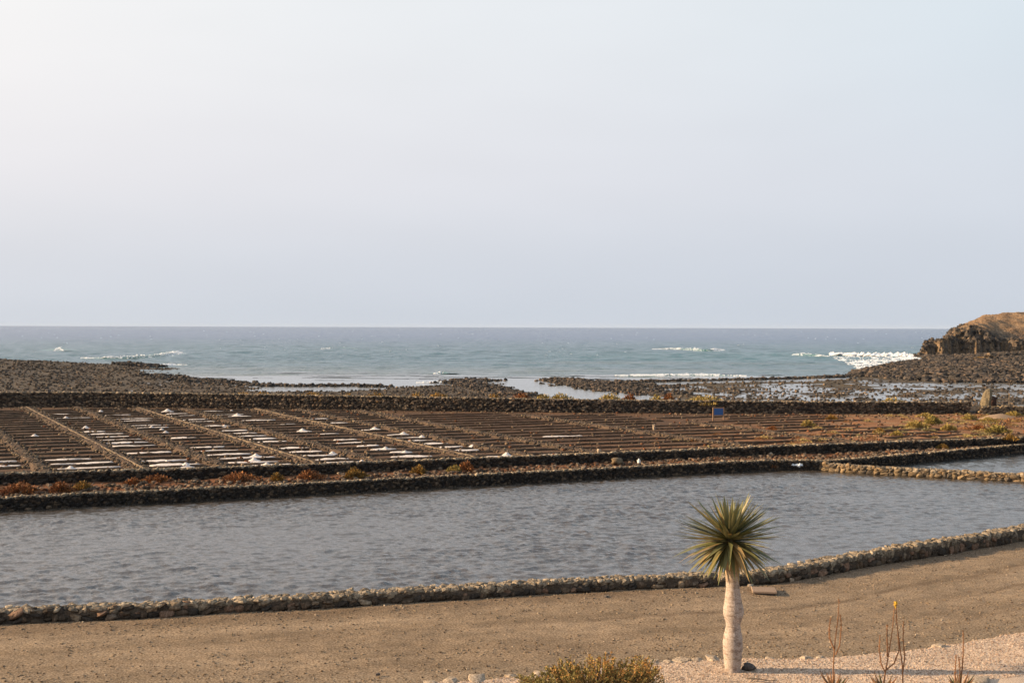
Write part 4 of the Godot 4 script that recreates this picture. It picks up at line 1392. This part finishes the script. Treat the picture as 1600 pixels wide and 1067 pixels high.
func build_tree() -> void:
	var at := Vector3(5.08, 0.15, -25.97)
	var o := base("dragon_tree", at)
	var k := 0.01466
	# half widths of the trunk in pixels of the photograph against height
	var prof := [[-6, 12.5], [0, 12.2], [4, 12.0], [10, 12.8], [20, 13.8], [30, 14.6], [41, 15.0], [50, 14.4], [60, 12.7], [68, 11.4], [74, 11.8], [80, 13.6], [87, 15.2], [93, 15.4], [100, 14.6], [108, 13.2], [116, 12.2], [126, 11.2], [136, 10.6], [148, 10.6], [158, 10.9], [168, 10.8], [178, 10.9], [190, 10.2], [202, 8.0], [208, 3.0]]
	var v := PackedVector3Array()
	var c := PackedColorArray()
	var idx := PackedInt32Array()
	var rows := 150
	for j in rows + 1:
		var y := lerpf(-6, 207, float(j) / rows)
		var r := maxf(2.5, 12.6 + (lookup(prof, y) - 12.6) * 1.2) * (1.0 + 0.022 * nz.get_noise_1d(y * 9.0) + 0.012 * nf.get_noise_1d(y * 3.0))
		var cx := lookup([[-6, 0.0], [40, 0.3], [90, 1.2], [130, 0.0], [160, -2.8], [208, -6.0]], y)
		for q in 24:
			var t := TAU * q / 24
			var rr := r * (1.0 + 0.03 * nz.get_noise_2d(cos(t) * 30, y * 1.5 + sin(t) * 30))
			v.append(Vector3((cx + cos(t) * rr) * k, y * k, sin(t) * rr * k))
			var band := 1.0 + 0.42 * nz.get_noise_2d(y * 14.0, cos(t) * 6.0)
			var col := Vector3(1, 0.98, 0.97).lerp(Vector3(0.95, 0.78, 0.48), smoothstep(125.0, 165.0, y)) * band
			col = col.lerp(Vector3(1.25, 1.2, 1.0), smoothstep(26.0, 12.0, y + nz.get_noise_2d(cos(t) * 40, sin(t) * 40) * 14) * smoothstep(6.0, 12.0, y))
			col = col.lerp(Vector3(0.42, 0.34, 0.28), smoothstep(0.12, 0.3, nz.get_noise_2d(cos(t) * 22 + 90, y * 2.2)) * 0.65)
			c.append(Color(col.x, col.y, col.z))
		if j > 0:
			for q in 24:
				var a := (j - 1) * 24 + q
				var a2 := (j - 1) * 24 + (q + 1) % 24
				idx.append_array([a, a + 24, a2 + 24, a, a2 + 24, a2])
	# turned the right way round
	for q in range(0, idx.size(), 3):
		var s := idx[q + 1]
		idx[q + 1] = idx[q + 2]
		idx[q + 2] = s
	put("trunk", mesh_of(v, idx, c), M.trunk, o)
	var crown := Node3D.new()
	crown.name = "crown"
	o.add_child(crown)
	crown.position = Vector3(-5.0 * k, 203 * k, 0)
	var kinds := []
	for q in 5:
		kinds.append(leaf_mesh(40 + q, [0.02, 0.08, -0.1, -0.2, 0.14][q]))
	var total := 250
	for q in total:
		var f := (q + 0.5) / total
		# from straight up to hanging a little
		var el := rad_to_deg(asin(lerpf(0.99, -0.6, pow(f, 0.88)))) + rnd(-7, 7)
		var az := q * 2.39996 + rnd(-0.2, 0.2)
		var d := Vector3(cos(az) * cos(deg_to_rad(el)), sin(deg_to_rad(el)), sin(az) * cos(deg_to_rad(el)))
		var l := rnd(0.95, 1.2) * (0.88 if el > 55 else (1.16 if el > -18 and el < 32 else 1.02))
		var y := d
		var z := (Vector3.UP - y * y.y + Vector3(rnd(-0.2, 0.2), 0, rnd(-0.2, 0.2))).normalized()
		var x := y.cross(z).normalized()
		z = x.cross(y).normalized()
		var tint := rng.randi() % 3
		if rng.randf() < (0.5 if el < 5 else 0.2):
			tint = 3 + rng.randi() % 3
		if el < -20 and rng.randf() < 0.15:
			tint = 4
		var e := put("leaf", kinds[rng.randi() % 3 if el > 0 else 2 + rng.randi() % 2], M.leaves[tint], crown)
		e.transform = Transform3D(Basis(x * l, y * l, z * l), d * 0.05 + Vector3(rnd(-0.02, 0.02), lerpf(0.06, -0.1, f), 0))
	# dead leaves hanging against the trunk
	for q in 7:
		var az := TAU * q / 7 + rnd(-0.2, 0.2)
		var d := Vector3(cos(az) * 0.2, -1, sin(az) * 0.2).normalized()
		var x := d.cross(Vector3(cos(az), 0, sin(az))).normalized()
		var l := rnd(0.5, 0.9)
		var e := put("dead_leaf", kinds[0], M.leaves[4 if q % 2 else 3], crown)
		e.transform = Transform3D(Basis(x * l, d * l, x.cross(d) * l), Vector3(cos(az) * 0.15, -0.16, sin(az) * 0.15))
	tag(o, "dragon tree with a pale bulging trunk and one round crown of sword leaves", "tree")

func stalk(o: Node3D, called: String, pts: Array, r: float, beads: bool) -> Node3D:
	var st := shell()
	var radii := []
	for q in pts.size():
		radii.append(lerpf(r, r * 0.45, float(q) / (pts.size() - 1)))
	tube(st, pts, radii, 6, Color(0.2, 0.1, 0.05))
	var s := put(called, mesh_of(st[0], st[1], st[2]), M.plant, o)
	if beads:
		# dry seed husks round the upper part
		st = shell()
		for q in 80:
			var f := rnd(0.3, 1.0) * (pts.size() - 1)
			var i := mini(int(f), pts.size() - 2)
			var p: Vector3 = pts[i].lerp(pts[i + 1], f - i)
			var a := rnd(0, TAU)
			var d := Vector3(cos(a), rnd(-0.8, 0.3), sin(a)).normalized()
			tube(st, [p, p + d * rnd(0.015, 0.032)], [0.006, 0.004], 4, tone([Color(0.28, 0.13, 0.06), Color(0.36, 0.18, 0.08), Color(0.16, 0.08, 0.04)]))
		put("seed_husks", mesh_of(st[0], st[1], st[2]), M.plant, s)
	return s

func build_plants() -> void:
	build_tree()
	# flower stalks in front
	var k := 0.01385
	var spots := [[Vector3(6.97, 0.16, -24.49), "tall brown aloe stalk pair with dry husks, left of the three stalk plants",
			[[[0, 0], [1, 40], [3, 75], [7, 110], [9, 142]], [[2, 62], [-5, 80], [-6, 95], [-4.5, 113]], [[4, 55], [10, 70], [12, 100], [11, 118]]]],
		[Vector3(8.06, 0.16, -24.50), "branching brown aloe stalks topped by one yellow flower, middle stalk plant",
			[[[0, 0], [3, 25], [8, 60], [14, 95], [18, 138]], [[3, 28], [-3, 40], [-6, 62], [-5, 86]], [[6, 52], [6, 70], [5, 85], [6, 102]], [[3, 30], [16, 42], [24, 62], [23, 92]], [[31, 0], [30, 35], [25, 70], [21, 105], [19, 136]], [[30, 25], [33, 50], [31, 80], [30, 108]]]],
		[Vector3(9.73, 0.16, -24.51), "short reddish aloe stalks near the right edge",
			[[[0, 0], [3, 35], [5, 65], [3.5, 94]], [[-8, 0], [-8, 25], [-6, 55]], [[-1, 5], [-1, 30], [-2, 52]]]]]
	for s in spots:
		var o := base("aloe", s[0])
		for b in s[2]:
			var pts := []
			for q in b.size():
				pts.append(Vector3(b[q][0] * k, b[q][1] * k, (rnd(-0.03, 0.03) if q > 0 else 0.0)))
			stalk(o, "flower_stalk", pts, 0.017, true)
		if s[2].size() == 6:
			var st := shell()
			for q in 26:
				var a := rnd(0, TAU)
				var d := Vector3(cos(a), rnd(-1.0, 0.5), sin(a)).normalized()
				var p := Vector3(18.5 * k, (136 + rnd(-5, 2)) * k, 0)
				tube(st, [p, p + d * 0.025, p + d * 0.042 + Vector3(0, -0.016, 0)], [0.007, 0.01, 0.006], 5, tone([Color(0.5, 0.29, 0.03), Color(0.6, 0.38, 0.05)]))
			put("yellow_flower", mesh_of(st[0], st[1], st[2]), M.plant, o)
		# basal rosette of fleshy leaves
		for q in 16:
			var a := q * 2.4
			var l := rnd(0.28, 0.42)
			var d := Vector3(cos(a), rnd(0.35, 1.1), sin(a)).normalized()
			var st := shell()
			tube(st, [Vector3(0, 0, 0), d * l * 0.4, d * l * 0.75 + Vector3(0, 0.03, 0), d * l + Vector3(0, 0.09, 0)], [0.03, 0.026, 0.016, 0.002], 6, tone([Color(0.2, 0.1, 0.05), Color(0.15, 0.09, 0.05), Color(0.11, 0.1, 0.045)]))
			put("leaf", mesh_of(st[0], st[1], st[2]), M.plant, o)
		tag(o, s[1], "aloe")
	# the leafy bush at the bottom edge
	var at := Vector3(1.74, 0.14, -24.33)
	var bush := base("bush", at)
	var st := shell()
	var lf := shell()
	for q in 430:
		var f := rng.randf()
		var bx := rng.randfn(0, 0.55)
		bx = rnd(-1.6, 1.5)
		var hh := (0.72 - 0.13 * pow(bx - 0.45, 2.0) + 0.09 * sin(bx * 7.0)) * rnd(0.55, 1.0)
		var bz := rnd(-0.55, 0.5)
		var root := Vector3(bx * 0.75, 0, bz * 0.7)
		var tip := Vector3(bx + rnd(-0.14, 0.14), hh, bz + rnd(-0.12, 0.12))
		var mid := root.lerp(tip, 0.55) + Vector3(rnd(-0.05, 0.05), 0.02, rnd(-0.05, 0.05))
		tube(st, [root, mid, tip], [0.011, 0.006, 0.0025], 4, Color(0.14, 0.085, 0.045))
		var ripe := clampf((hh - 0.3) * 1.5 + rnd(-0.35, 0.35), 0, 1)
		for g in 46:
			var w := pow(rng.randf(), 0.7)
			var p := root.lerp(mid, w * 2) if w < 0.5 else mid.lerp(tip, w * 2 - 1)
			if w < 0.15:
				continue
			var d := Vector3(rnd(-1, 1), rnd(-0.1, 1.4), rnd(-1, 1)).normalized()
			var l := rnd(0.03, 0.06)
			var sd := d.cross(Vector3(rnd(-1, 1), rnd(-1, 1), rnd(-1, 1))).normalized() * 0.012
			var c1 := tone([Color(0.2, 0.17, 0.055), Color(0.28, 0.21, 0.065), Color(0.14, 0.13, 0.045), Color(0.34, 0.26, 0.09)], 0.3)
			var c2 := tone([Color(0.45, 0.23, 0.07), Color(0.38, 0.19, 0.055), Color(0.5, 0.29, 0.1)], 0.3)
			var cc := c2 if rng.randf() < ripe * w * 1.1 else c1
			var b: int = lf[0].size()
			lf[0].append_array([p, p + d * l * 0.5 + sd, p + d * l, p + d * l * 0.5 - sd])
			lf[2].append_array([cc, cc, cc, cc])
			lf[1].append_array([b, b + 1, b + 2, b, b + 2, b + 3])
	put("stems", mesh_of(st[0], st[1], st[2]), M.plant, bush)
	put("foliage", mesh_of(lf[0], lf[1], lf[2]), M.plant, bush)
	tag(bush, "bushy olive shrub with orange tips at the bottom edge, left of the tree", "bush")

	var g1 := "dry shrubs on the strip between pond and salt pans"
	for s in [[Vector3(-22.45, 0.30, -51.78), 1.9, 0.5, "rust", "wide rust-brown shrub at the left edge of the earth strip"],
			[Vector3(-20.70, 0.30, -52.02), 1.3, 0.5, "rust", "round rust-brown shrub, second from the left edge on the earth strip"],
			[Vector3(-19.91, 0.30, -52.64), 0.9, 0.45, "ochre", "small ochre shrub right of the two rust-brown ones"],
			[Vector3(-18.22, 0.30, -54.59), 0.9, 0.35, "rust", "low dark rust shrub right of the left group on the strip"],
			[Vector3(-17.37, 0.30, -55.51), 1.5, 0.4, "rust", "flat rust shrub against the salt pan wall, left part"],
			[Vector3(-13.50, 0.30, -56.05), 2.1, 0.45, "rust", "broad rust shrub below the third pan bank"],
			[Vector3(-11.56, 0.30, -55.87), 0.7, 0.45, "ochre", "small yellow-brown shrub left of the middle of the strip"],
			[Vector3(-10.12, 0.30, -56.60), 1.4, 0.5, "rust", "dull rust shrub left of the bright ochre one"],
			[Vector3(-7.93, 0.30, -57.12), 1.3, 0.55, "ochre", "bright ochre shrub on the rim of the long pond wall"],
			[Vector3(-4.79, 0.30, -58.93), 0.9, 0.45, "ochre", "small ochre shrub half way along the strip"],
			[Vector3(-2.99, 0.30, -59.49), 0.9, 0.4, "olive", "low olive shrub left of the orange tuft"],
			[Vector3(-2.34, 0.30, -59.77), 0.9, 0.6, "rust", "orange tufted shrub standing highest on the strip"],
			[Vector3(15.10, 0.00, -64.50), 1.2, 0.45, "rust", "rusty shrub at the waterline left of the inflow"],
			[Vector3(27.32, 0.30, -71.82), 0.8, 0.35, "ochre", "small ochre shrub on the far bank of the smaller pond"]]:
		shrub(s[0], s[1], s[2], s[3], s[4], g1)
	var g2 := "yellowish shrubs along the far wall"
	var n := 0
	var names := ["ochre shrub on the dark slope at the far left, above the wall", "yellow-brown shrub behind the wall where the dark rock bank begins", "wide yellow shrub behind the wall below the tide pool's left end", "long yellow shrub behind the wall below the tide pool", "orange-brown shrub behind the wall right of the tide pool", "small orange shrub behind the wall beside the rocky spit", "yellow shrub behind the wall before the rocky spit", "broad yellow shrub behind the wall before the rocky spit", "yellow shrub behind the wall at the lagoon's left bank", "reddish brown shrub behind the wall at the lagoon's left bank", "first yellow shrub behind the wall before the lagoon", "bright yellow shrub behind the wall in the middle of the lagoon", "second bright yellow shrub behind the wall before the lagoon", "dark round shrub behind the wall before the lagoon", "olive shrub behind the wall right of the dark round one", "small dark shrub behind the wall at the lagoon's right end", "long olive shrub behind the wall left of the blue sign", "olive shrub on the wall below the pebble flats, right part"]
	for s in [[30, 1.9, 1.0, "ochre"], [375, 1.7, 0.8, "ochre"], [408, 1.8, 0.85, "ochre"], [487, 2.6, 0.85, "ochre"], [590, 2.0, 0.8, "ochre"], [545, 1.2, 0.75, "ochre"], [652, 1.3, 0.85, "ochre"], [684, 1.8, 0.9, "ochre"], [772, 1.3, 0.85, "ochre"], [815, 1.5, 1.0, "rust"], [848, 1.3, 0.9, "olive"], [875, 1.8, 0.95, "olive"], [950, 1.9, 0.95, "olive"], [980, 1.0, 1.0, "rust"], [1020, 1.0, 0.85, "olive"], [1039, 0.9, 1.0, "rust"], [1095, 2.9, 1.0, "olive"], [1378, 1.4, 0.9, "olive"]]:
		var x: float = (s[0] - 800.0) / 1778.0 * 100.5
		var z: float = along(far_line, x) - 1.1
		if n == 0:
			x = -46.0
			z = -105.5
		shrub(Vector3(x, maxf(shore_h(x, z) - 0.05, 1.3 if n > 0 else -1.0), z), s[1] * 1.5, s[2] * 0.88 * (1.05 if x < 15 else 0.85), s[3], names[n], g2)
		n += 1
	var g3 := "shrubs on the red ground at the right"
	for s in [[Vector3(21.63, 0.70, -83.09), 1.2, 0.5, "olive", "olive shrub on red earth nearest the blue sign"],
			[Vector3(25.20, 0.70, -89.47), 1.0, 0.4, "ochre", "low ochre shrub on red earth below the far wall"],
			[Vector3(25.82, 0.70, -75.99), 0.9, 0.4, "olive", "small olive tuft on the red ground's front edge"],
			[Vector3(29.50, 0.70, -82.84), 1.9, 0.5, "olive", "wide olive shrub, left of the cluster of two"],
			[Vector3(31.53, 0.70, -85.06), 1.3, 0.75, "green", "tall olive shrub, right of the cluster of two"],
			[Vector3(33.46, 0.70, -91.66), 1.5, 0.4, "olive", "flat olive shrub at the foot of the far wall"],
			[Vector3(30.87, 0.70, -80.35), 1.2, 0.5, "olive", "olive shrub in the middle of the red ground's right part"],
			[Vector3(33.28, 0.70, -80.93), 1.6, 0.4, "rust", "rusty brown shrub on the red ground"],
			[Vector3(33.53, 0.70, -78.52), 1.8, 0.6, "green", "bushy olive shrub low on the red ground near the right edge"],
			[Vector3(36.20, 0.70, -89.89), 1.3, 0.4, "olive", "pale olive shrub below the upright boulder"],
			[Vector3(36.73, 0.70, -87.51), 1.7, 0.4, "olive", "spreading olive shrub before the sandy mound"],
			[Vector3(41.53, 0.70, -93.94), 1.3, 0.4, "olive", "olive shrub on the sandy mound at the right edge"],
			[Vector3(32.36, 0.70, -73.64), 1.0, 0.4, "ochre", "small ochre shrub behind the wall at the right edge"],
			[Vector3(18.49, 0.70, -80.42), 0.8, 0.3, "rust", "tiny rust tuft on the red ground right of the pans"],
			[Vector3(25.51, 0.70, -78.72), 0.9, 0.3, "ochre", "small ochre tuft between worn ridges"]]:
		shrub(s[0], s[1], s[2], s[3], s[4], g3)

# ---------------------------------------------------------------- single things
func build_things() -> void:
	# the blue board on two posts
	var at := Vector3(16.06, 0.70, -88.22)
	var o := base("sign_board", at, 0.12)
	for s in [-1.0, 1.0]:
		var p := put("post", box_mesh(Vector3(0.1, 1.1, 0.08), 0.012), M.wood, o)
		p.position = Vector3(s * 0.42, 0.5, 0)
	for y in [1.0, 0.42]:
		var r := put("rail", box_mesh(Vector3(0.74, 0.065, 0.06), 0.01), M.wood, o)
		r.position = Vector3(0, y, 0.005)
	var b := put("blue_panel", box_mesh(Vector3(0.74, 0.515, 0.03), 0.006), M.blue, o)
	b.position = Vector3(0, 0.71, 0.012)
	tag(o, "blue information board in a wooden frame on two posts", "sign")

	# the upright boulder by the wall's end
	at = Vector3(40.83, 0.60, -97.97)
	o = base("upright_boulder", at)
	var v := PackedVector3Array()
	var idx := PackedInt32Array()
	var rr := [[-0.1, 0.55], [0.3, 0.54], [0.7, 0.52], [1.1, 0.5], [1.45, 0.45], [1.75, 0.38], [1.98, 0.26], [2.14, 0.1]]
	for j in rr.size():
		for q in 12:
			var t := TAU * q / 12
			var e: float = rr[j][1] * (1 + 0.3 * nz.get_noise_3d(cos(t) * 18, j * 6.0, sin(t) * 18) + rnd(-0.09, 0.09))
			v.append(Vector3(cos(t) * e + rr[j][0] * 0.16, rr[j][0] + rnd(-0.04, 0.04), sin(t) * e * 0.8))
			if j > 0:
				var a := (j - 1) * 12 + q
				var a2 := (j - 1) * 12 + (q + 1) % 12
				idx.append_array([a, a2 + 12, a + 12, a, a2, a2 + 12])
	v.append(Vector3(0.38, 2.16, 0))
	for q in 12:
		idx.append_array([(rr.size() - 1) * 12 + q, (rr.size() - 1) * 12 + (q + 1) % 12, v.size() - 1])
	put("boulder", mesh_of(v, idx, PackedColorArray(), true), mat(Color(0.3, 0.245, 0.16), 0.95, M.stone.albedo_texture, Vector3.ONE * 0.8, M.stone.normal_texture, 1.0), o)
	tag(o, "tall pale upright boulder standing at the end of the far wall", "boulder")
	o = put("leaning_rock", rocks[6], mat(Color(0.09, 0.05, 0.038), 0.95, M.stone.albedo_texture, Vector3.ONE * 0.8))
	o.transform = Transform3D(Basis.from_euler(Vector3(0, 0.3, 0.15)).scaled_local(Vector3(0.8, 1.25, 0.7)), Vector3(41.39, 0.60, -97.99) + Vector3(0.0, 0.95, 0.2))
	tag(o, "dark brown rock leaning on the right side of the upright boulder", "rock")
	# wooden railing
	at = Vector3(43.57, 0.60, -98.81) + Vector3(0, 0.7, -0.6)
	o = base("wooden_railing", at)
	for x in [0.0, -1.75]:
		var p := put("post", box_mesh(Vector3(0.09, 1.0, 0.09), 0.01), M.pale_wood, o)
		p.position = Vector3(x, 0.45, 0)
	for y in [0.86, 0.4]:
		var p := put("rail", box_mesh(Vector3(1.66, 0.07, 0.05), 0.008), M.pale_wood, o)
		p.position = Vector3(-0.875, y, 0)
	tag(o, "pale wooden railing right of the upright boulder", "railing")

	# sandy mound below the boulder
	var mound := put("sand_mound", grid(26, 14, func(u, w):
		var x: float = (u - 0.5) * 4.4
		var z: float = (w - 0.5) * 2.2
		var f := clampf(1.0 - (x * x / 4.8 + z * z / 1.2), 0, 1)
		return Vector3(x, -0.12 + 0.5 * f * f + nf.get_noise_2d(x, z) * 0.06, z),
		func(p): return Color(0.5, 0.36, 0.25)), M.earth)
	mound.position = Vector3(39.16, 0.70, -91.25)
	tag(mound, "pale sandy mound on the red ground near the right edge", "mound")

	# stone cairn on the shore with an ochre bush
	at = Vector3(118.53, 0.20, -282.02)
	o = base("stone_cairn", Vector3(at.x, shore_h(at.x, at.z), at.z))
	for k in 16:
		var s := put("stone", rocks[k % 8], M.cap_stones[k % 5] if k % 3 else M.wall_stones[k % 5], o)
		var r := 1.9 * (1.0 - k / 16.0)
		s.transform = Transform3D(Basis.from_euler(Vector3(0.2, k * 1.3, 0.1)).scaled_local(Vector3(1.1, 0.75, 1.0)), Vector3(cos(k * 2.4) * r, 0.2 + k * 0.09, sin(k * 2.4) * r * 0.6))
	tag(o, "heap of pale and dark stones on the shore below the headland", "cairn")
	var sp := Vector3(116.04, 0.20, -281.75)
	shrub(Vector3(sp.x, shore_h(sp.x, sp.z), sp.z), 4.6, 0.9, "ochre", "orange-brown shrub left of the stone heap below the headland", "")

	# pale border stones along the gravel bed
	var names := ["leftmost pale border stone, half cut by the bottom edge", "pale flat border stone, second from the left", "long pale border stone, third from the left", "small rounded border stone standing alone left of the bush", "large pale border stone just left of the bush", "pale border stone just right of the bush", "small pale border stone, second right of the bush", "pale border stone, third right of the bush", "low pale border stone, fourth right of the bush", "pale border stone against the left of the tree trunk", "small bright border stone right of the tree", "pale border stone farther right on the gravel edge", "pale border stone behind the flower stalks' left plant", "last pale border stone before the edge fades into gravel"]
	var k := 0
	for s in [[672, 1066, 20], [706, 1062, 26], [748, 1058, 36], [801, 1053, 20], [850, 1050, 30], [1022, 1037, 26], [1043, 1035, 16], [1066, 1033, 30], [1092, 1032, 24], [1117, 1029, 28], [1206, 1029, 14], [1262, 1028, 22], [1283, 1027, 16], [1468, 1009, 22]]:
		var c := border(s[0], s[1])
		var w: float = s[2] * 0.0148
		var e := put("border_stone", rocks[(k * 3) % 10], M.limestone)
		e.transform = Transform3D(Basis.from_euler(Vector3(0.1, k * 0.9, 0.08)).scaled_local(Vector3(w * 1.35, minf(w * 0.42, 0.16), w * 0.95)), c + Vector3(0, 0.0, 0.1))
		tag(e, names[k], "stone", "pale stones edging the gravel bed")
		k += 1
	# single rocks
	for s in [[Vector3(5.47, 0.15, -26.02), Vector3(0.36, 0.17, 0.3), M.grey_rock, "flat dark grey rock beside the foot of the tree trunk"],
			[Vector3(8.80, 0.00, -35.54), Vector3(0.18, 0.2, 0.16), M.limestone, "small pale block at the foot of the wall right of the tree"],
			[Vector3(7.35, 0.00, -34.82), Vector3(0.28, 0.14, 0.2), M.limestone, "pale stone at the wall's foot just right of the tree trunk"],
			[Vector3(2.81, 0.00, -33.40), Vector3(0.2, 0.1, 0.16), M.grey_rock, "small dark stone lying alone on the road left of the tree"],
			[Vector3(2.35, 0.02, -27.66), Vector3(0.15, 0.06, 0.11), M.limestone, "small white stone on the road above the bush"],
			[Vector3(-3.04, 0.02, -25.88), Vector3(0.14, 0.07, 0.1), M.grey_rock, "small brown stone on the road near the bottom edge"],
			[Vector3(10.36, 0.15, -25.08), Vector3(0.85, 0.14, 0.55), M.limestone, "large flat pale stone in the gravel at the bottom right"],
			[Vector3(9.97, 0.75, -79.58), Vector3(0.22, 0.6, 0.2), M.limestone, "leaning pale upright stone among the far pans right of centre"],
			[Vector3(4.99, 0.80, -64.87), Vector3(0.3, 0.3, 0.3), M.limestone, "small pale stone on the rim of the salt pan wall"],
			[Vector3(15.50, 0.35, -67.84), Vector3(0.3, 0.2, 0.3), M.limestone, "pale stone on the strip left of the inflow"],
			[Vector3(5.92, 0.35, -63.47), Vector3(1.2, 0.45, 0.7), M.tan_stones[2], "broad heap-like tan rock on the strip left of the white canister"],
			[Vector3(-41.06, 2.00, -100.81), Vector3(0.5, 0.4, 0.4), M.grey_rock, "single dark stone on top of the far wall at the left"]]:
		var e := put("loose_rock", rocks[k % 10], s[2])
		k += 1
		e.transform = Transform3D(Basis.from_euler(Vector3(0.06, k * 0.8, 0.05)).scaled_local(s[1]), s[0] + Vector3(0, s[1].y * 0.3, 0))
		tag(e, s[3], "rock")
	# fallen twig at the foot of the tree
	var st := shell()
	tube(st, [Vector3(-0.25, 0.02, -0.12), Vector3(-0.05, 0.05, 0.0), Vector3(0.2, 0.03, 0.06), Vector3(0.42, 0.02, 0.05)], [0.012, 0.014, 0.01, 0.005], 5, Color(0.1, 0.08, 0.06))
	tube(st, [Vector3(-0.05, 0.05, 0.0), Vector3(-0.15, 0.06, 0.1), Vector3(-0.22, 0.02, 0.16)], [0.01, 0.007, 0.004], 5, Color(0.1, 0.08, 0.06))
	var tw := put("fallen_twig", mesh_of(st[0], st[1], st[2]), M.plant)
	tw.position = Vector3(5.50, 0.17, -25.06)
	tag(tw, "dry fallen twig on the gravel right of the tree", "twig")
	# concrete cover by the wall
	at = Vector3(7.60, 0.00, -34.07)
	o = base("concrete_cover", at, -0.12)
	var sl := put("slab", box_mesh(Vector3(0.72, 0.07, 0.62), 0.015), M.concrete, o)
	sl.position.y = 0.09
	var ft := put("footing", box_mesh(Vector3(0.6, 0.06, 0.5), 0.01), M.grey_rock, o)
	ft.position.y = 0.01
	tag(o, "flat square concrete cover on the road right of the tree", "cover")
	# white water running into the pond
	st = shell()
	for q in 240:
		var f := rng.randf()
		var p: Vector3 = Vector3(16.03, 0.30, -64.15).lerp(Vector3(16.36, -0.10, -65.04), f) + Vector3(rng.randfn(0.1, 0.16) + f * f * rnd(0, 0.8), 0, rng.randfn(0, 0.08))
		foam_patch(st, p, rnd(0.03, 0.08), rnd(0.02, 0.06))
	for q in 200:
		var p: Vector3 = Vector3(16.36, -0.08, -64.73) + Vector3(rnd(-0.3, 1.0), 0, rng.randfn(0, 0.25))
		foam_patch(st, p, rnd(0.03, 0.1), rnd(0.01, 0.04))
	var inflow := put("inflow", mesh_of(st[0], st[1]), M.foam)
	tag(inflow, "white water spilling through the wall into the large pond", "spout")
	var wr := put("white_boulder", rocks[2], mat(Color(0.75, 0.72, 0.68), 0.8))
	wr.transform = Transform3D(Basis.from_euler(Vector3(0, 0.4, 0)).scaled_local(Vector3(0.4, 0.4, 0.36)), Vector3(16.08, -0.10, -65.62) + Vector3(0, 0.12, 0.12))
	tag(wr, "round white boulder at the waterline beside the inflow", "boulder")
	# white plastic bottle-like litter on the strip
	at = Vector3(7.11, 0.35, -63.36)
	o = base("white_canister", at, 0.5)
	st = shell()
	tube(st, [Vector3(0, 0.0, 0), Vector3(0, 0.02, 0), Vector3(0, 0.17, 0), Vector3(0, 0.22, 0), Vector3(0, 0.25, 0)], [0.07, 0.09, 0.09, 0.05, 0.04], 12, Color(0.78, 0.77, 0.75))
	put("body", mesh_of(st[0], st[1], st[2]), M.plant, o)
	st = shell()
	tube(st, [Vector3(0, 0.245, 0), Vector3(0, 0.28, 0)], [0.045, 0.045], 10, Color(0.7, 0.7, 0.7))
	put("cap", mesh_of(st[0], st[1], st[2]), M.plant, o)
	tag(o, "small white canister on the earth strip above the pond wall", "canister")

func border(px: float, _py: float) -> Vector3:
	# spots on the gravel edge by their bearing from the viewpoint
	var tx := (px - 800.0) / 1778.0
	var z := -26.0
	for q in 6:
		z = along(gravel_line, -z * tx)
	return Vector3(-z * tx, 0.1, z)
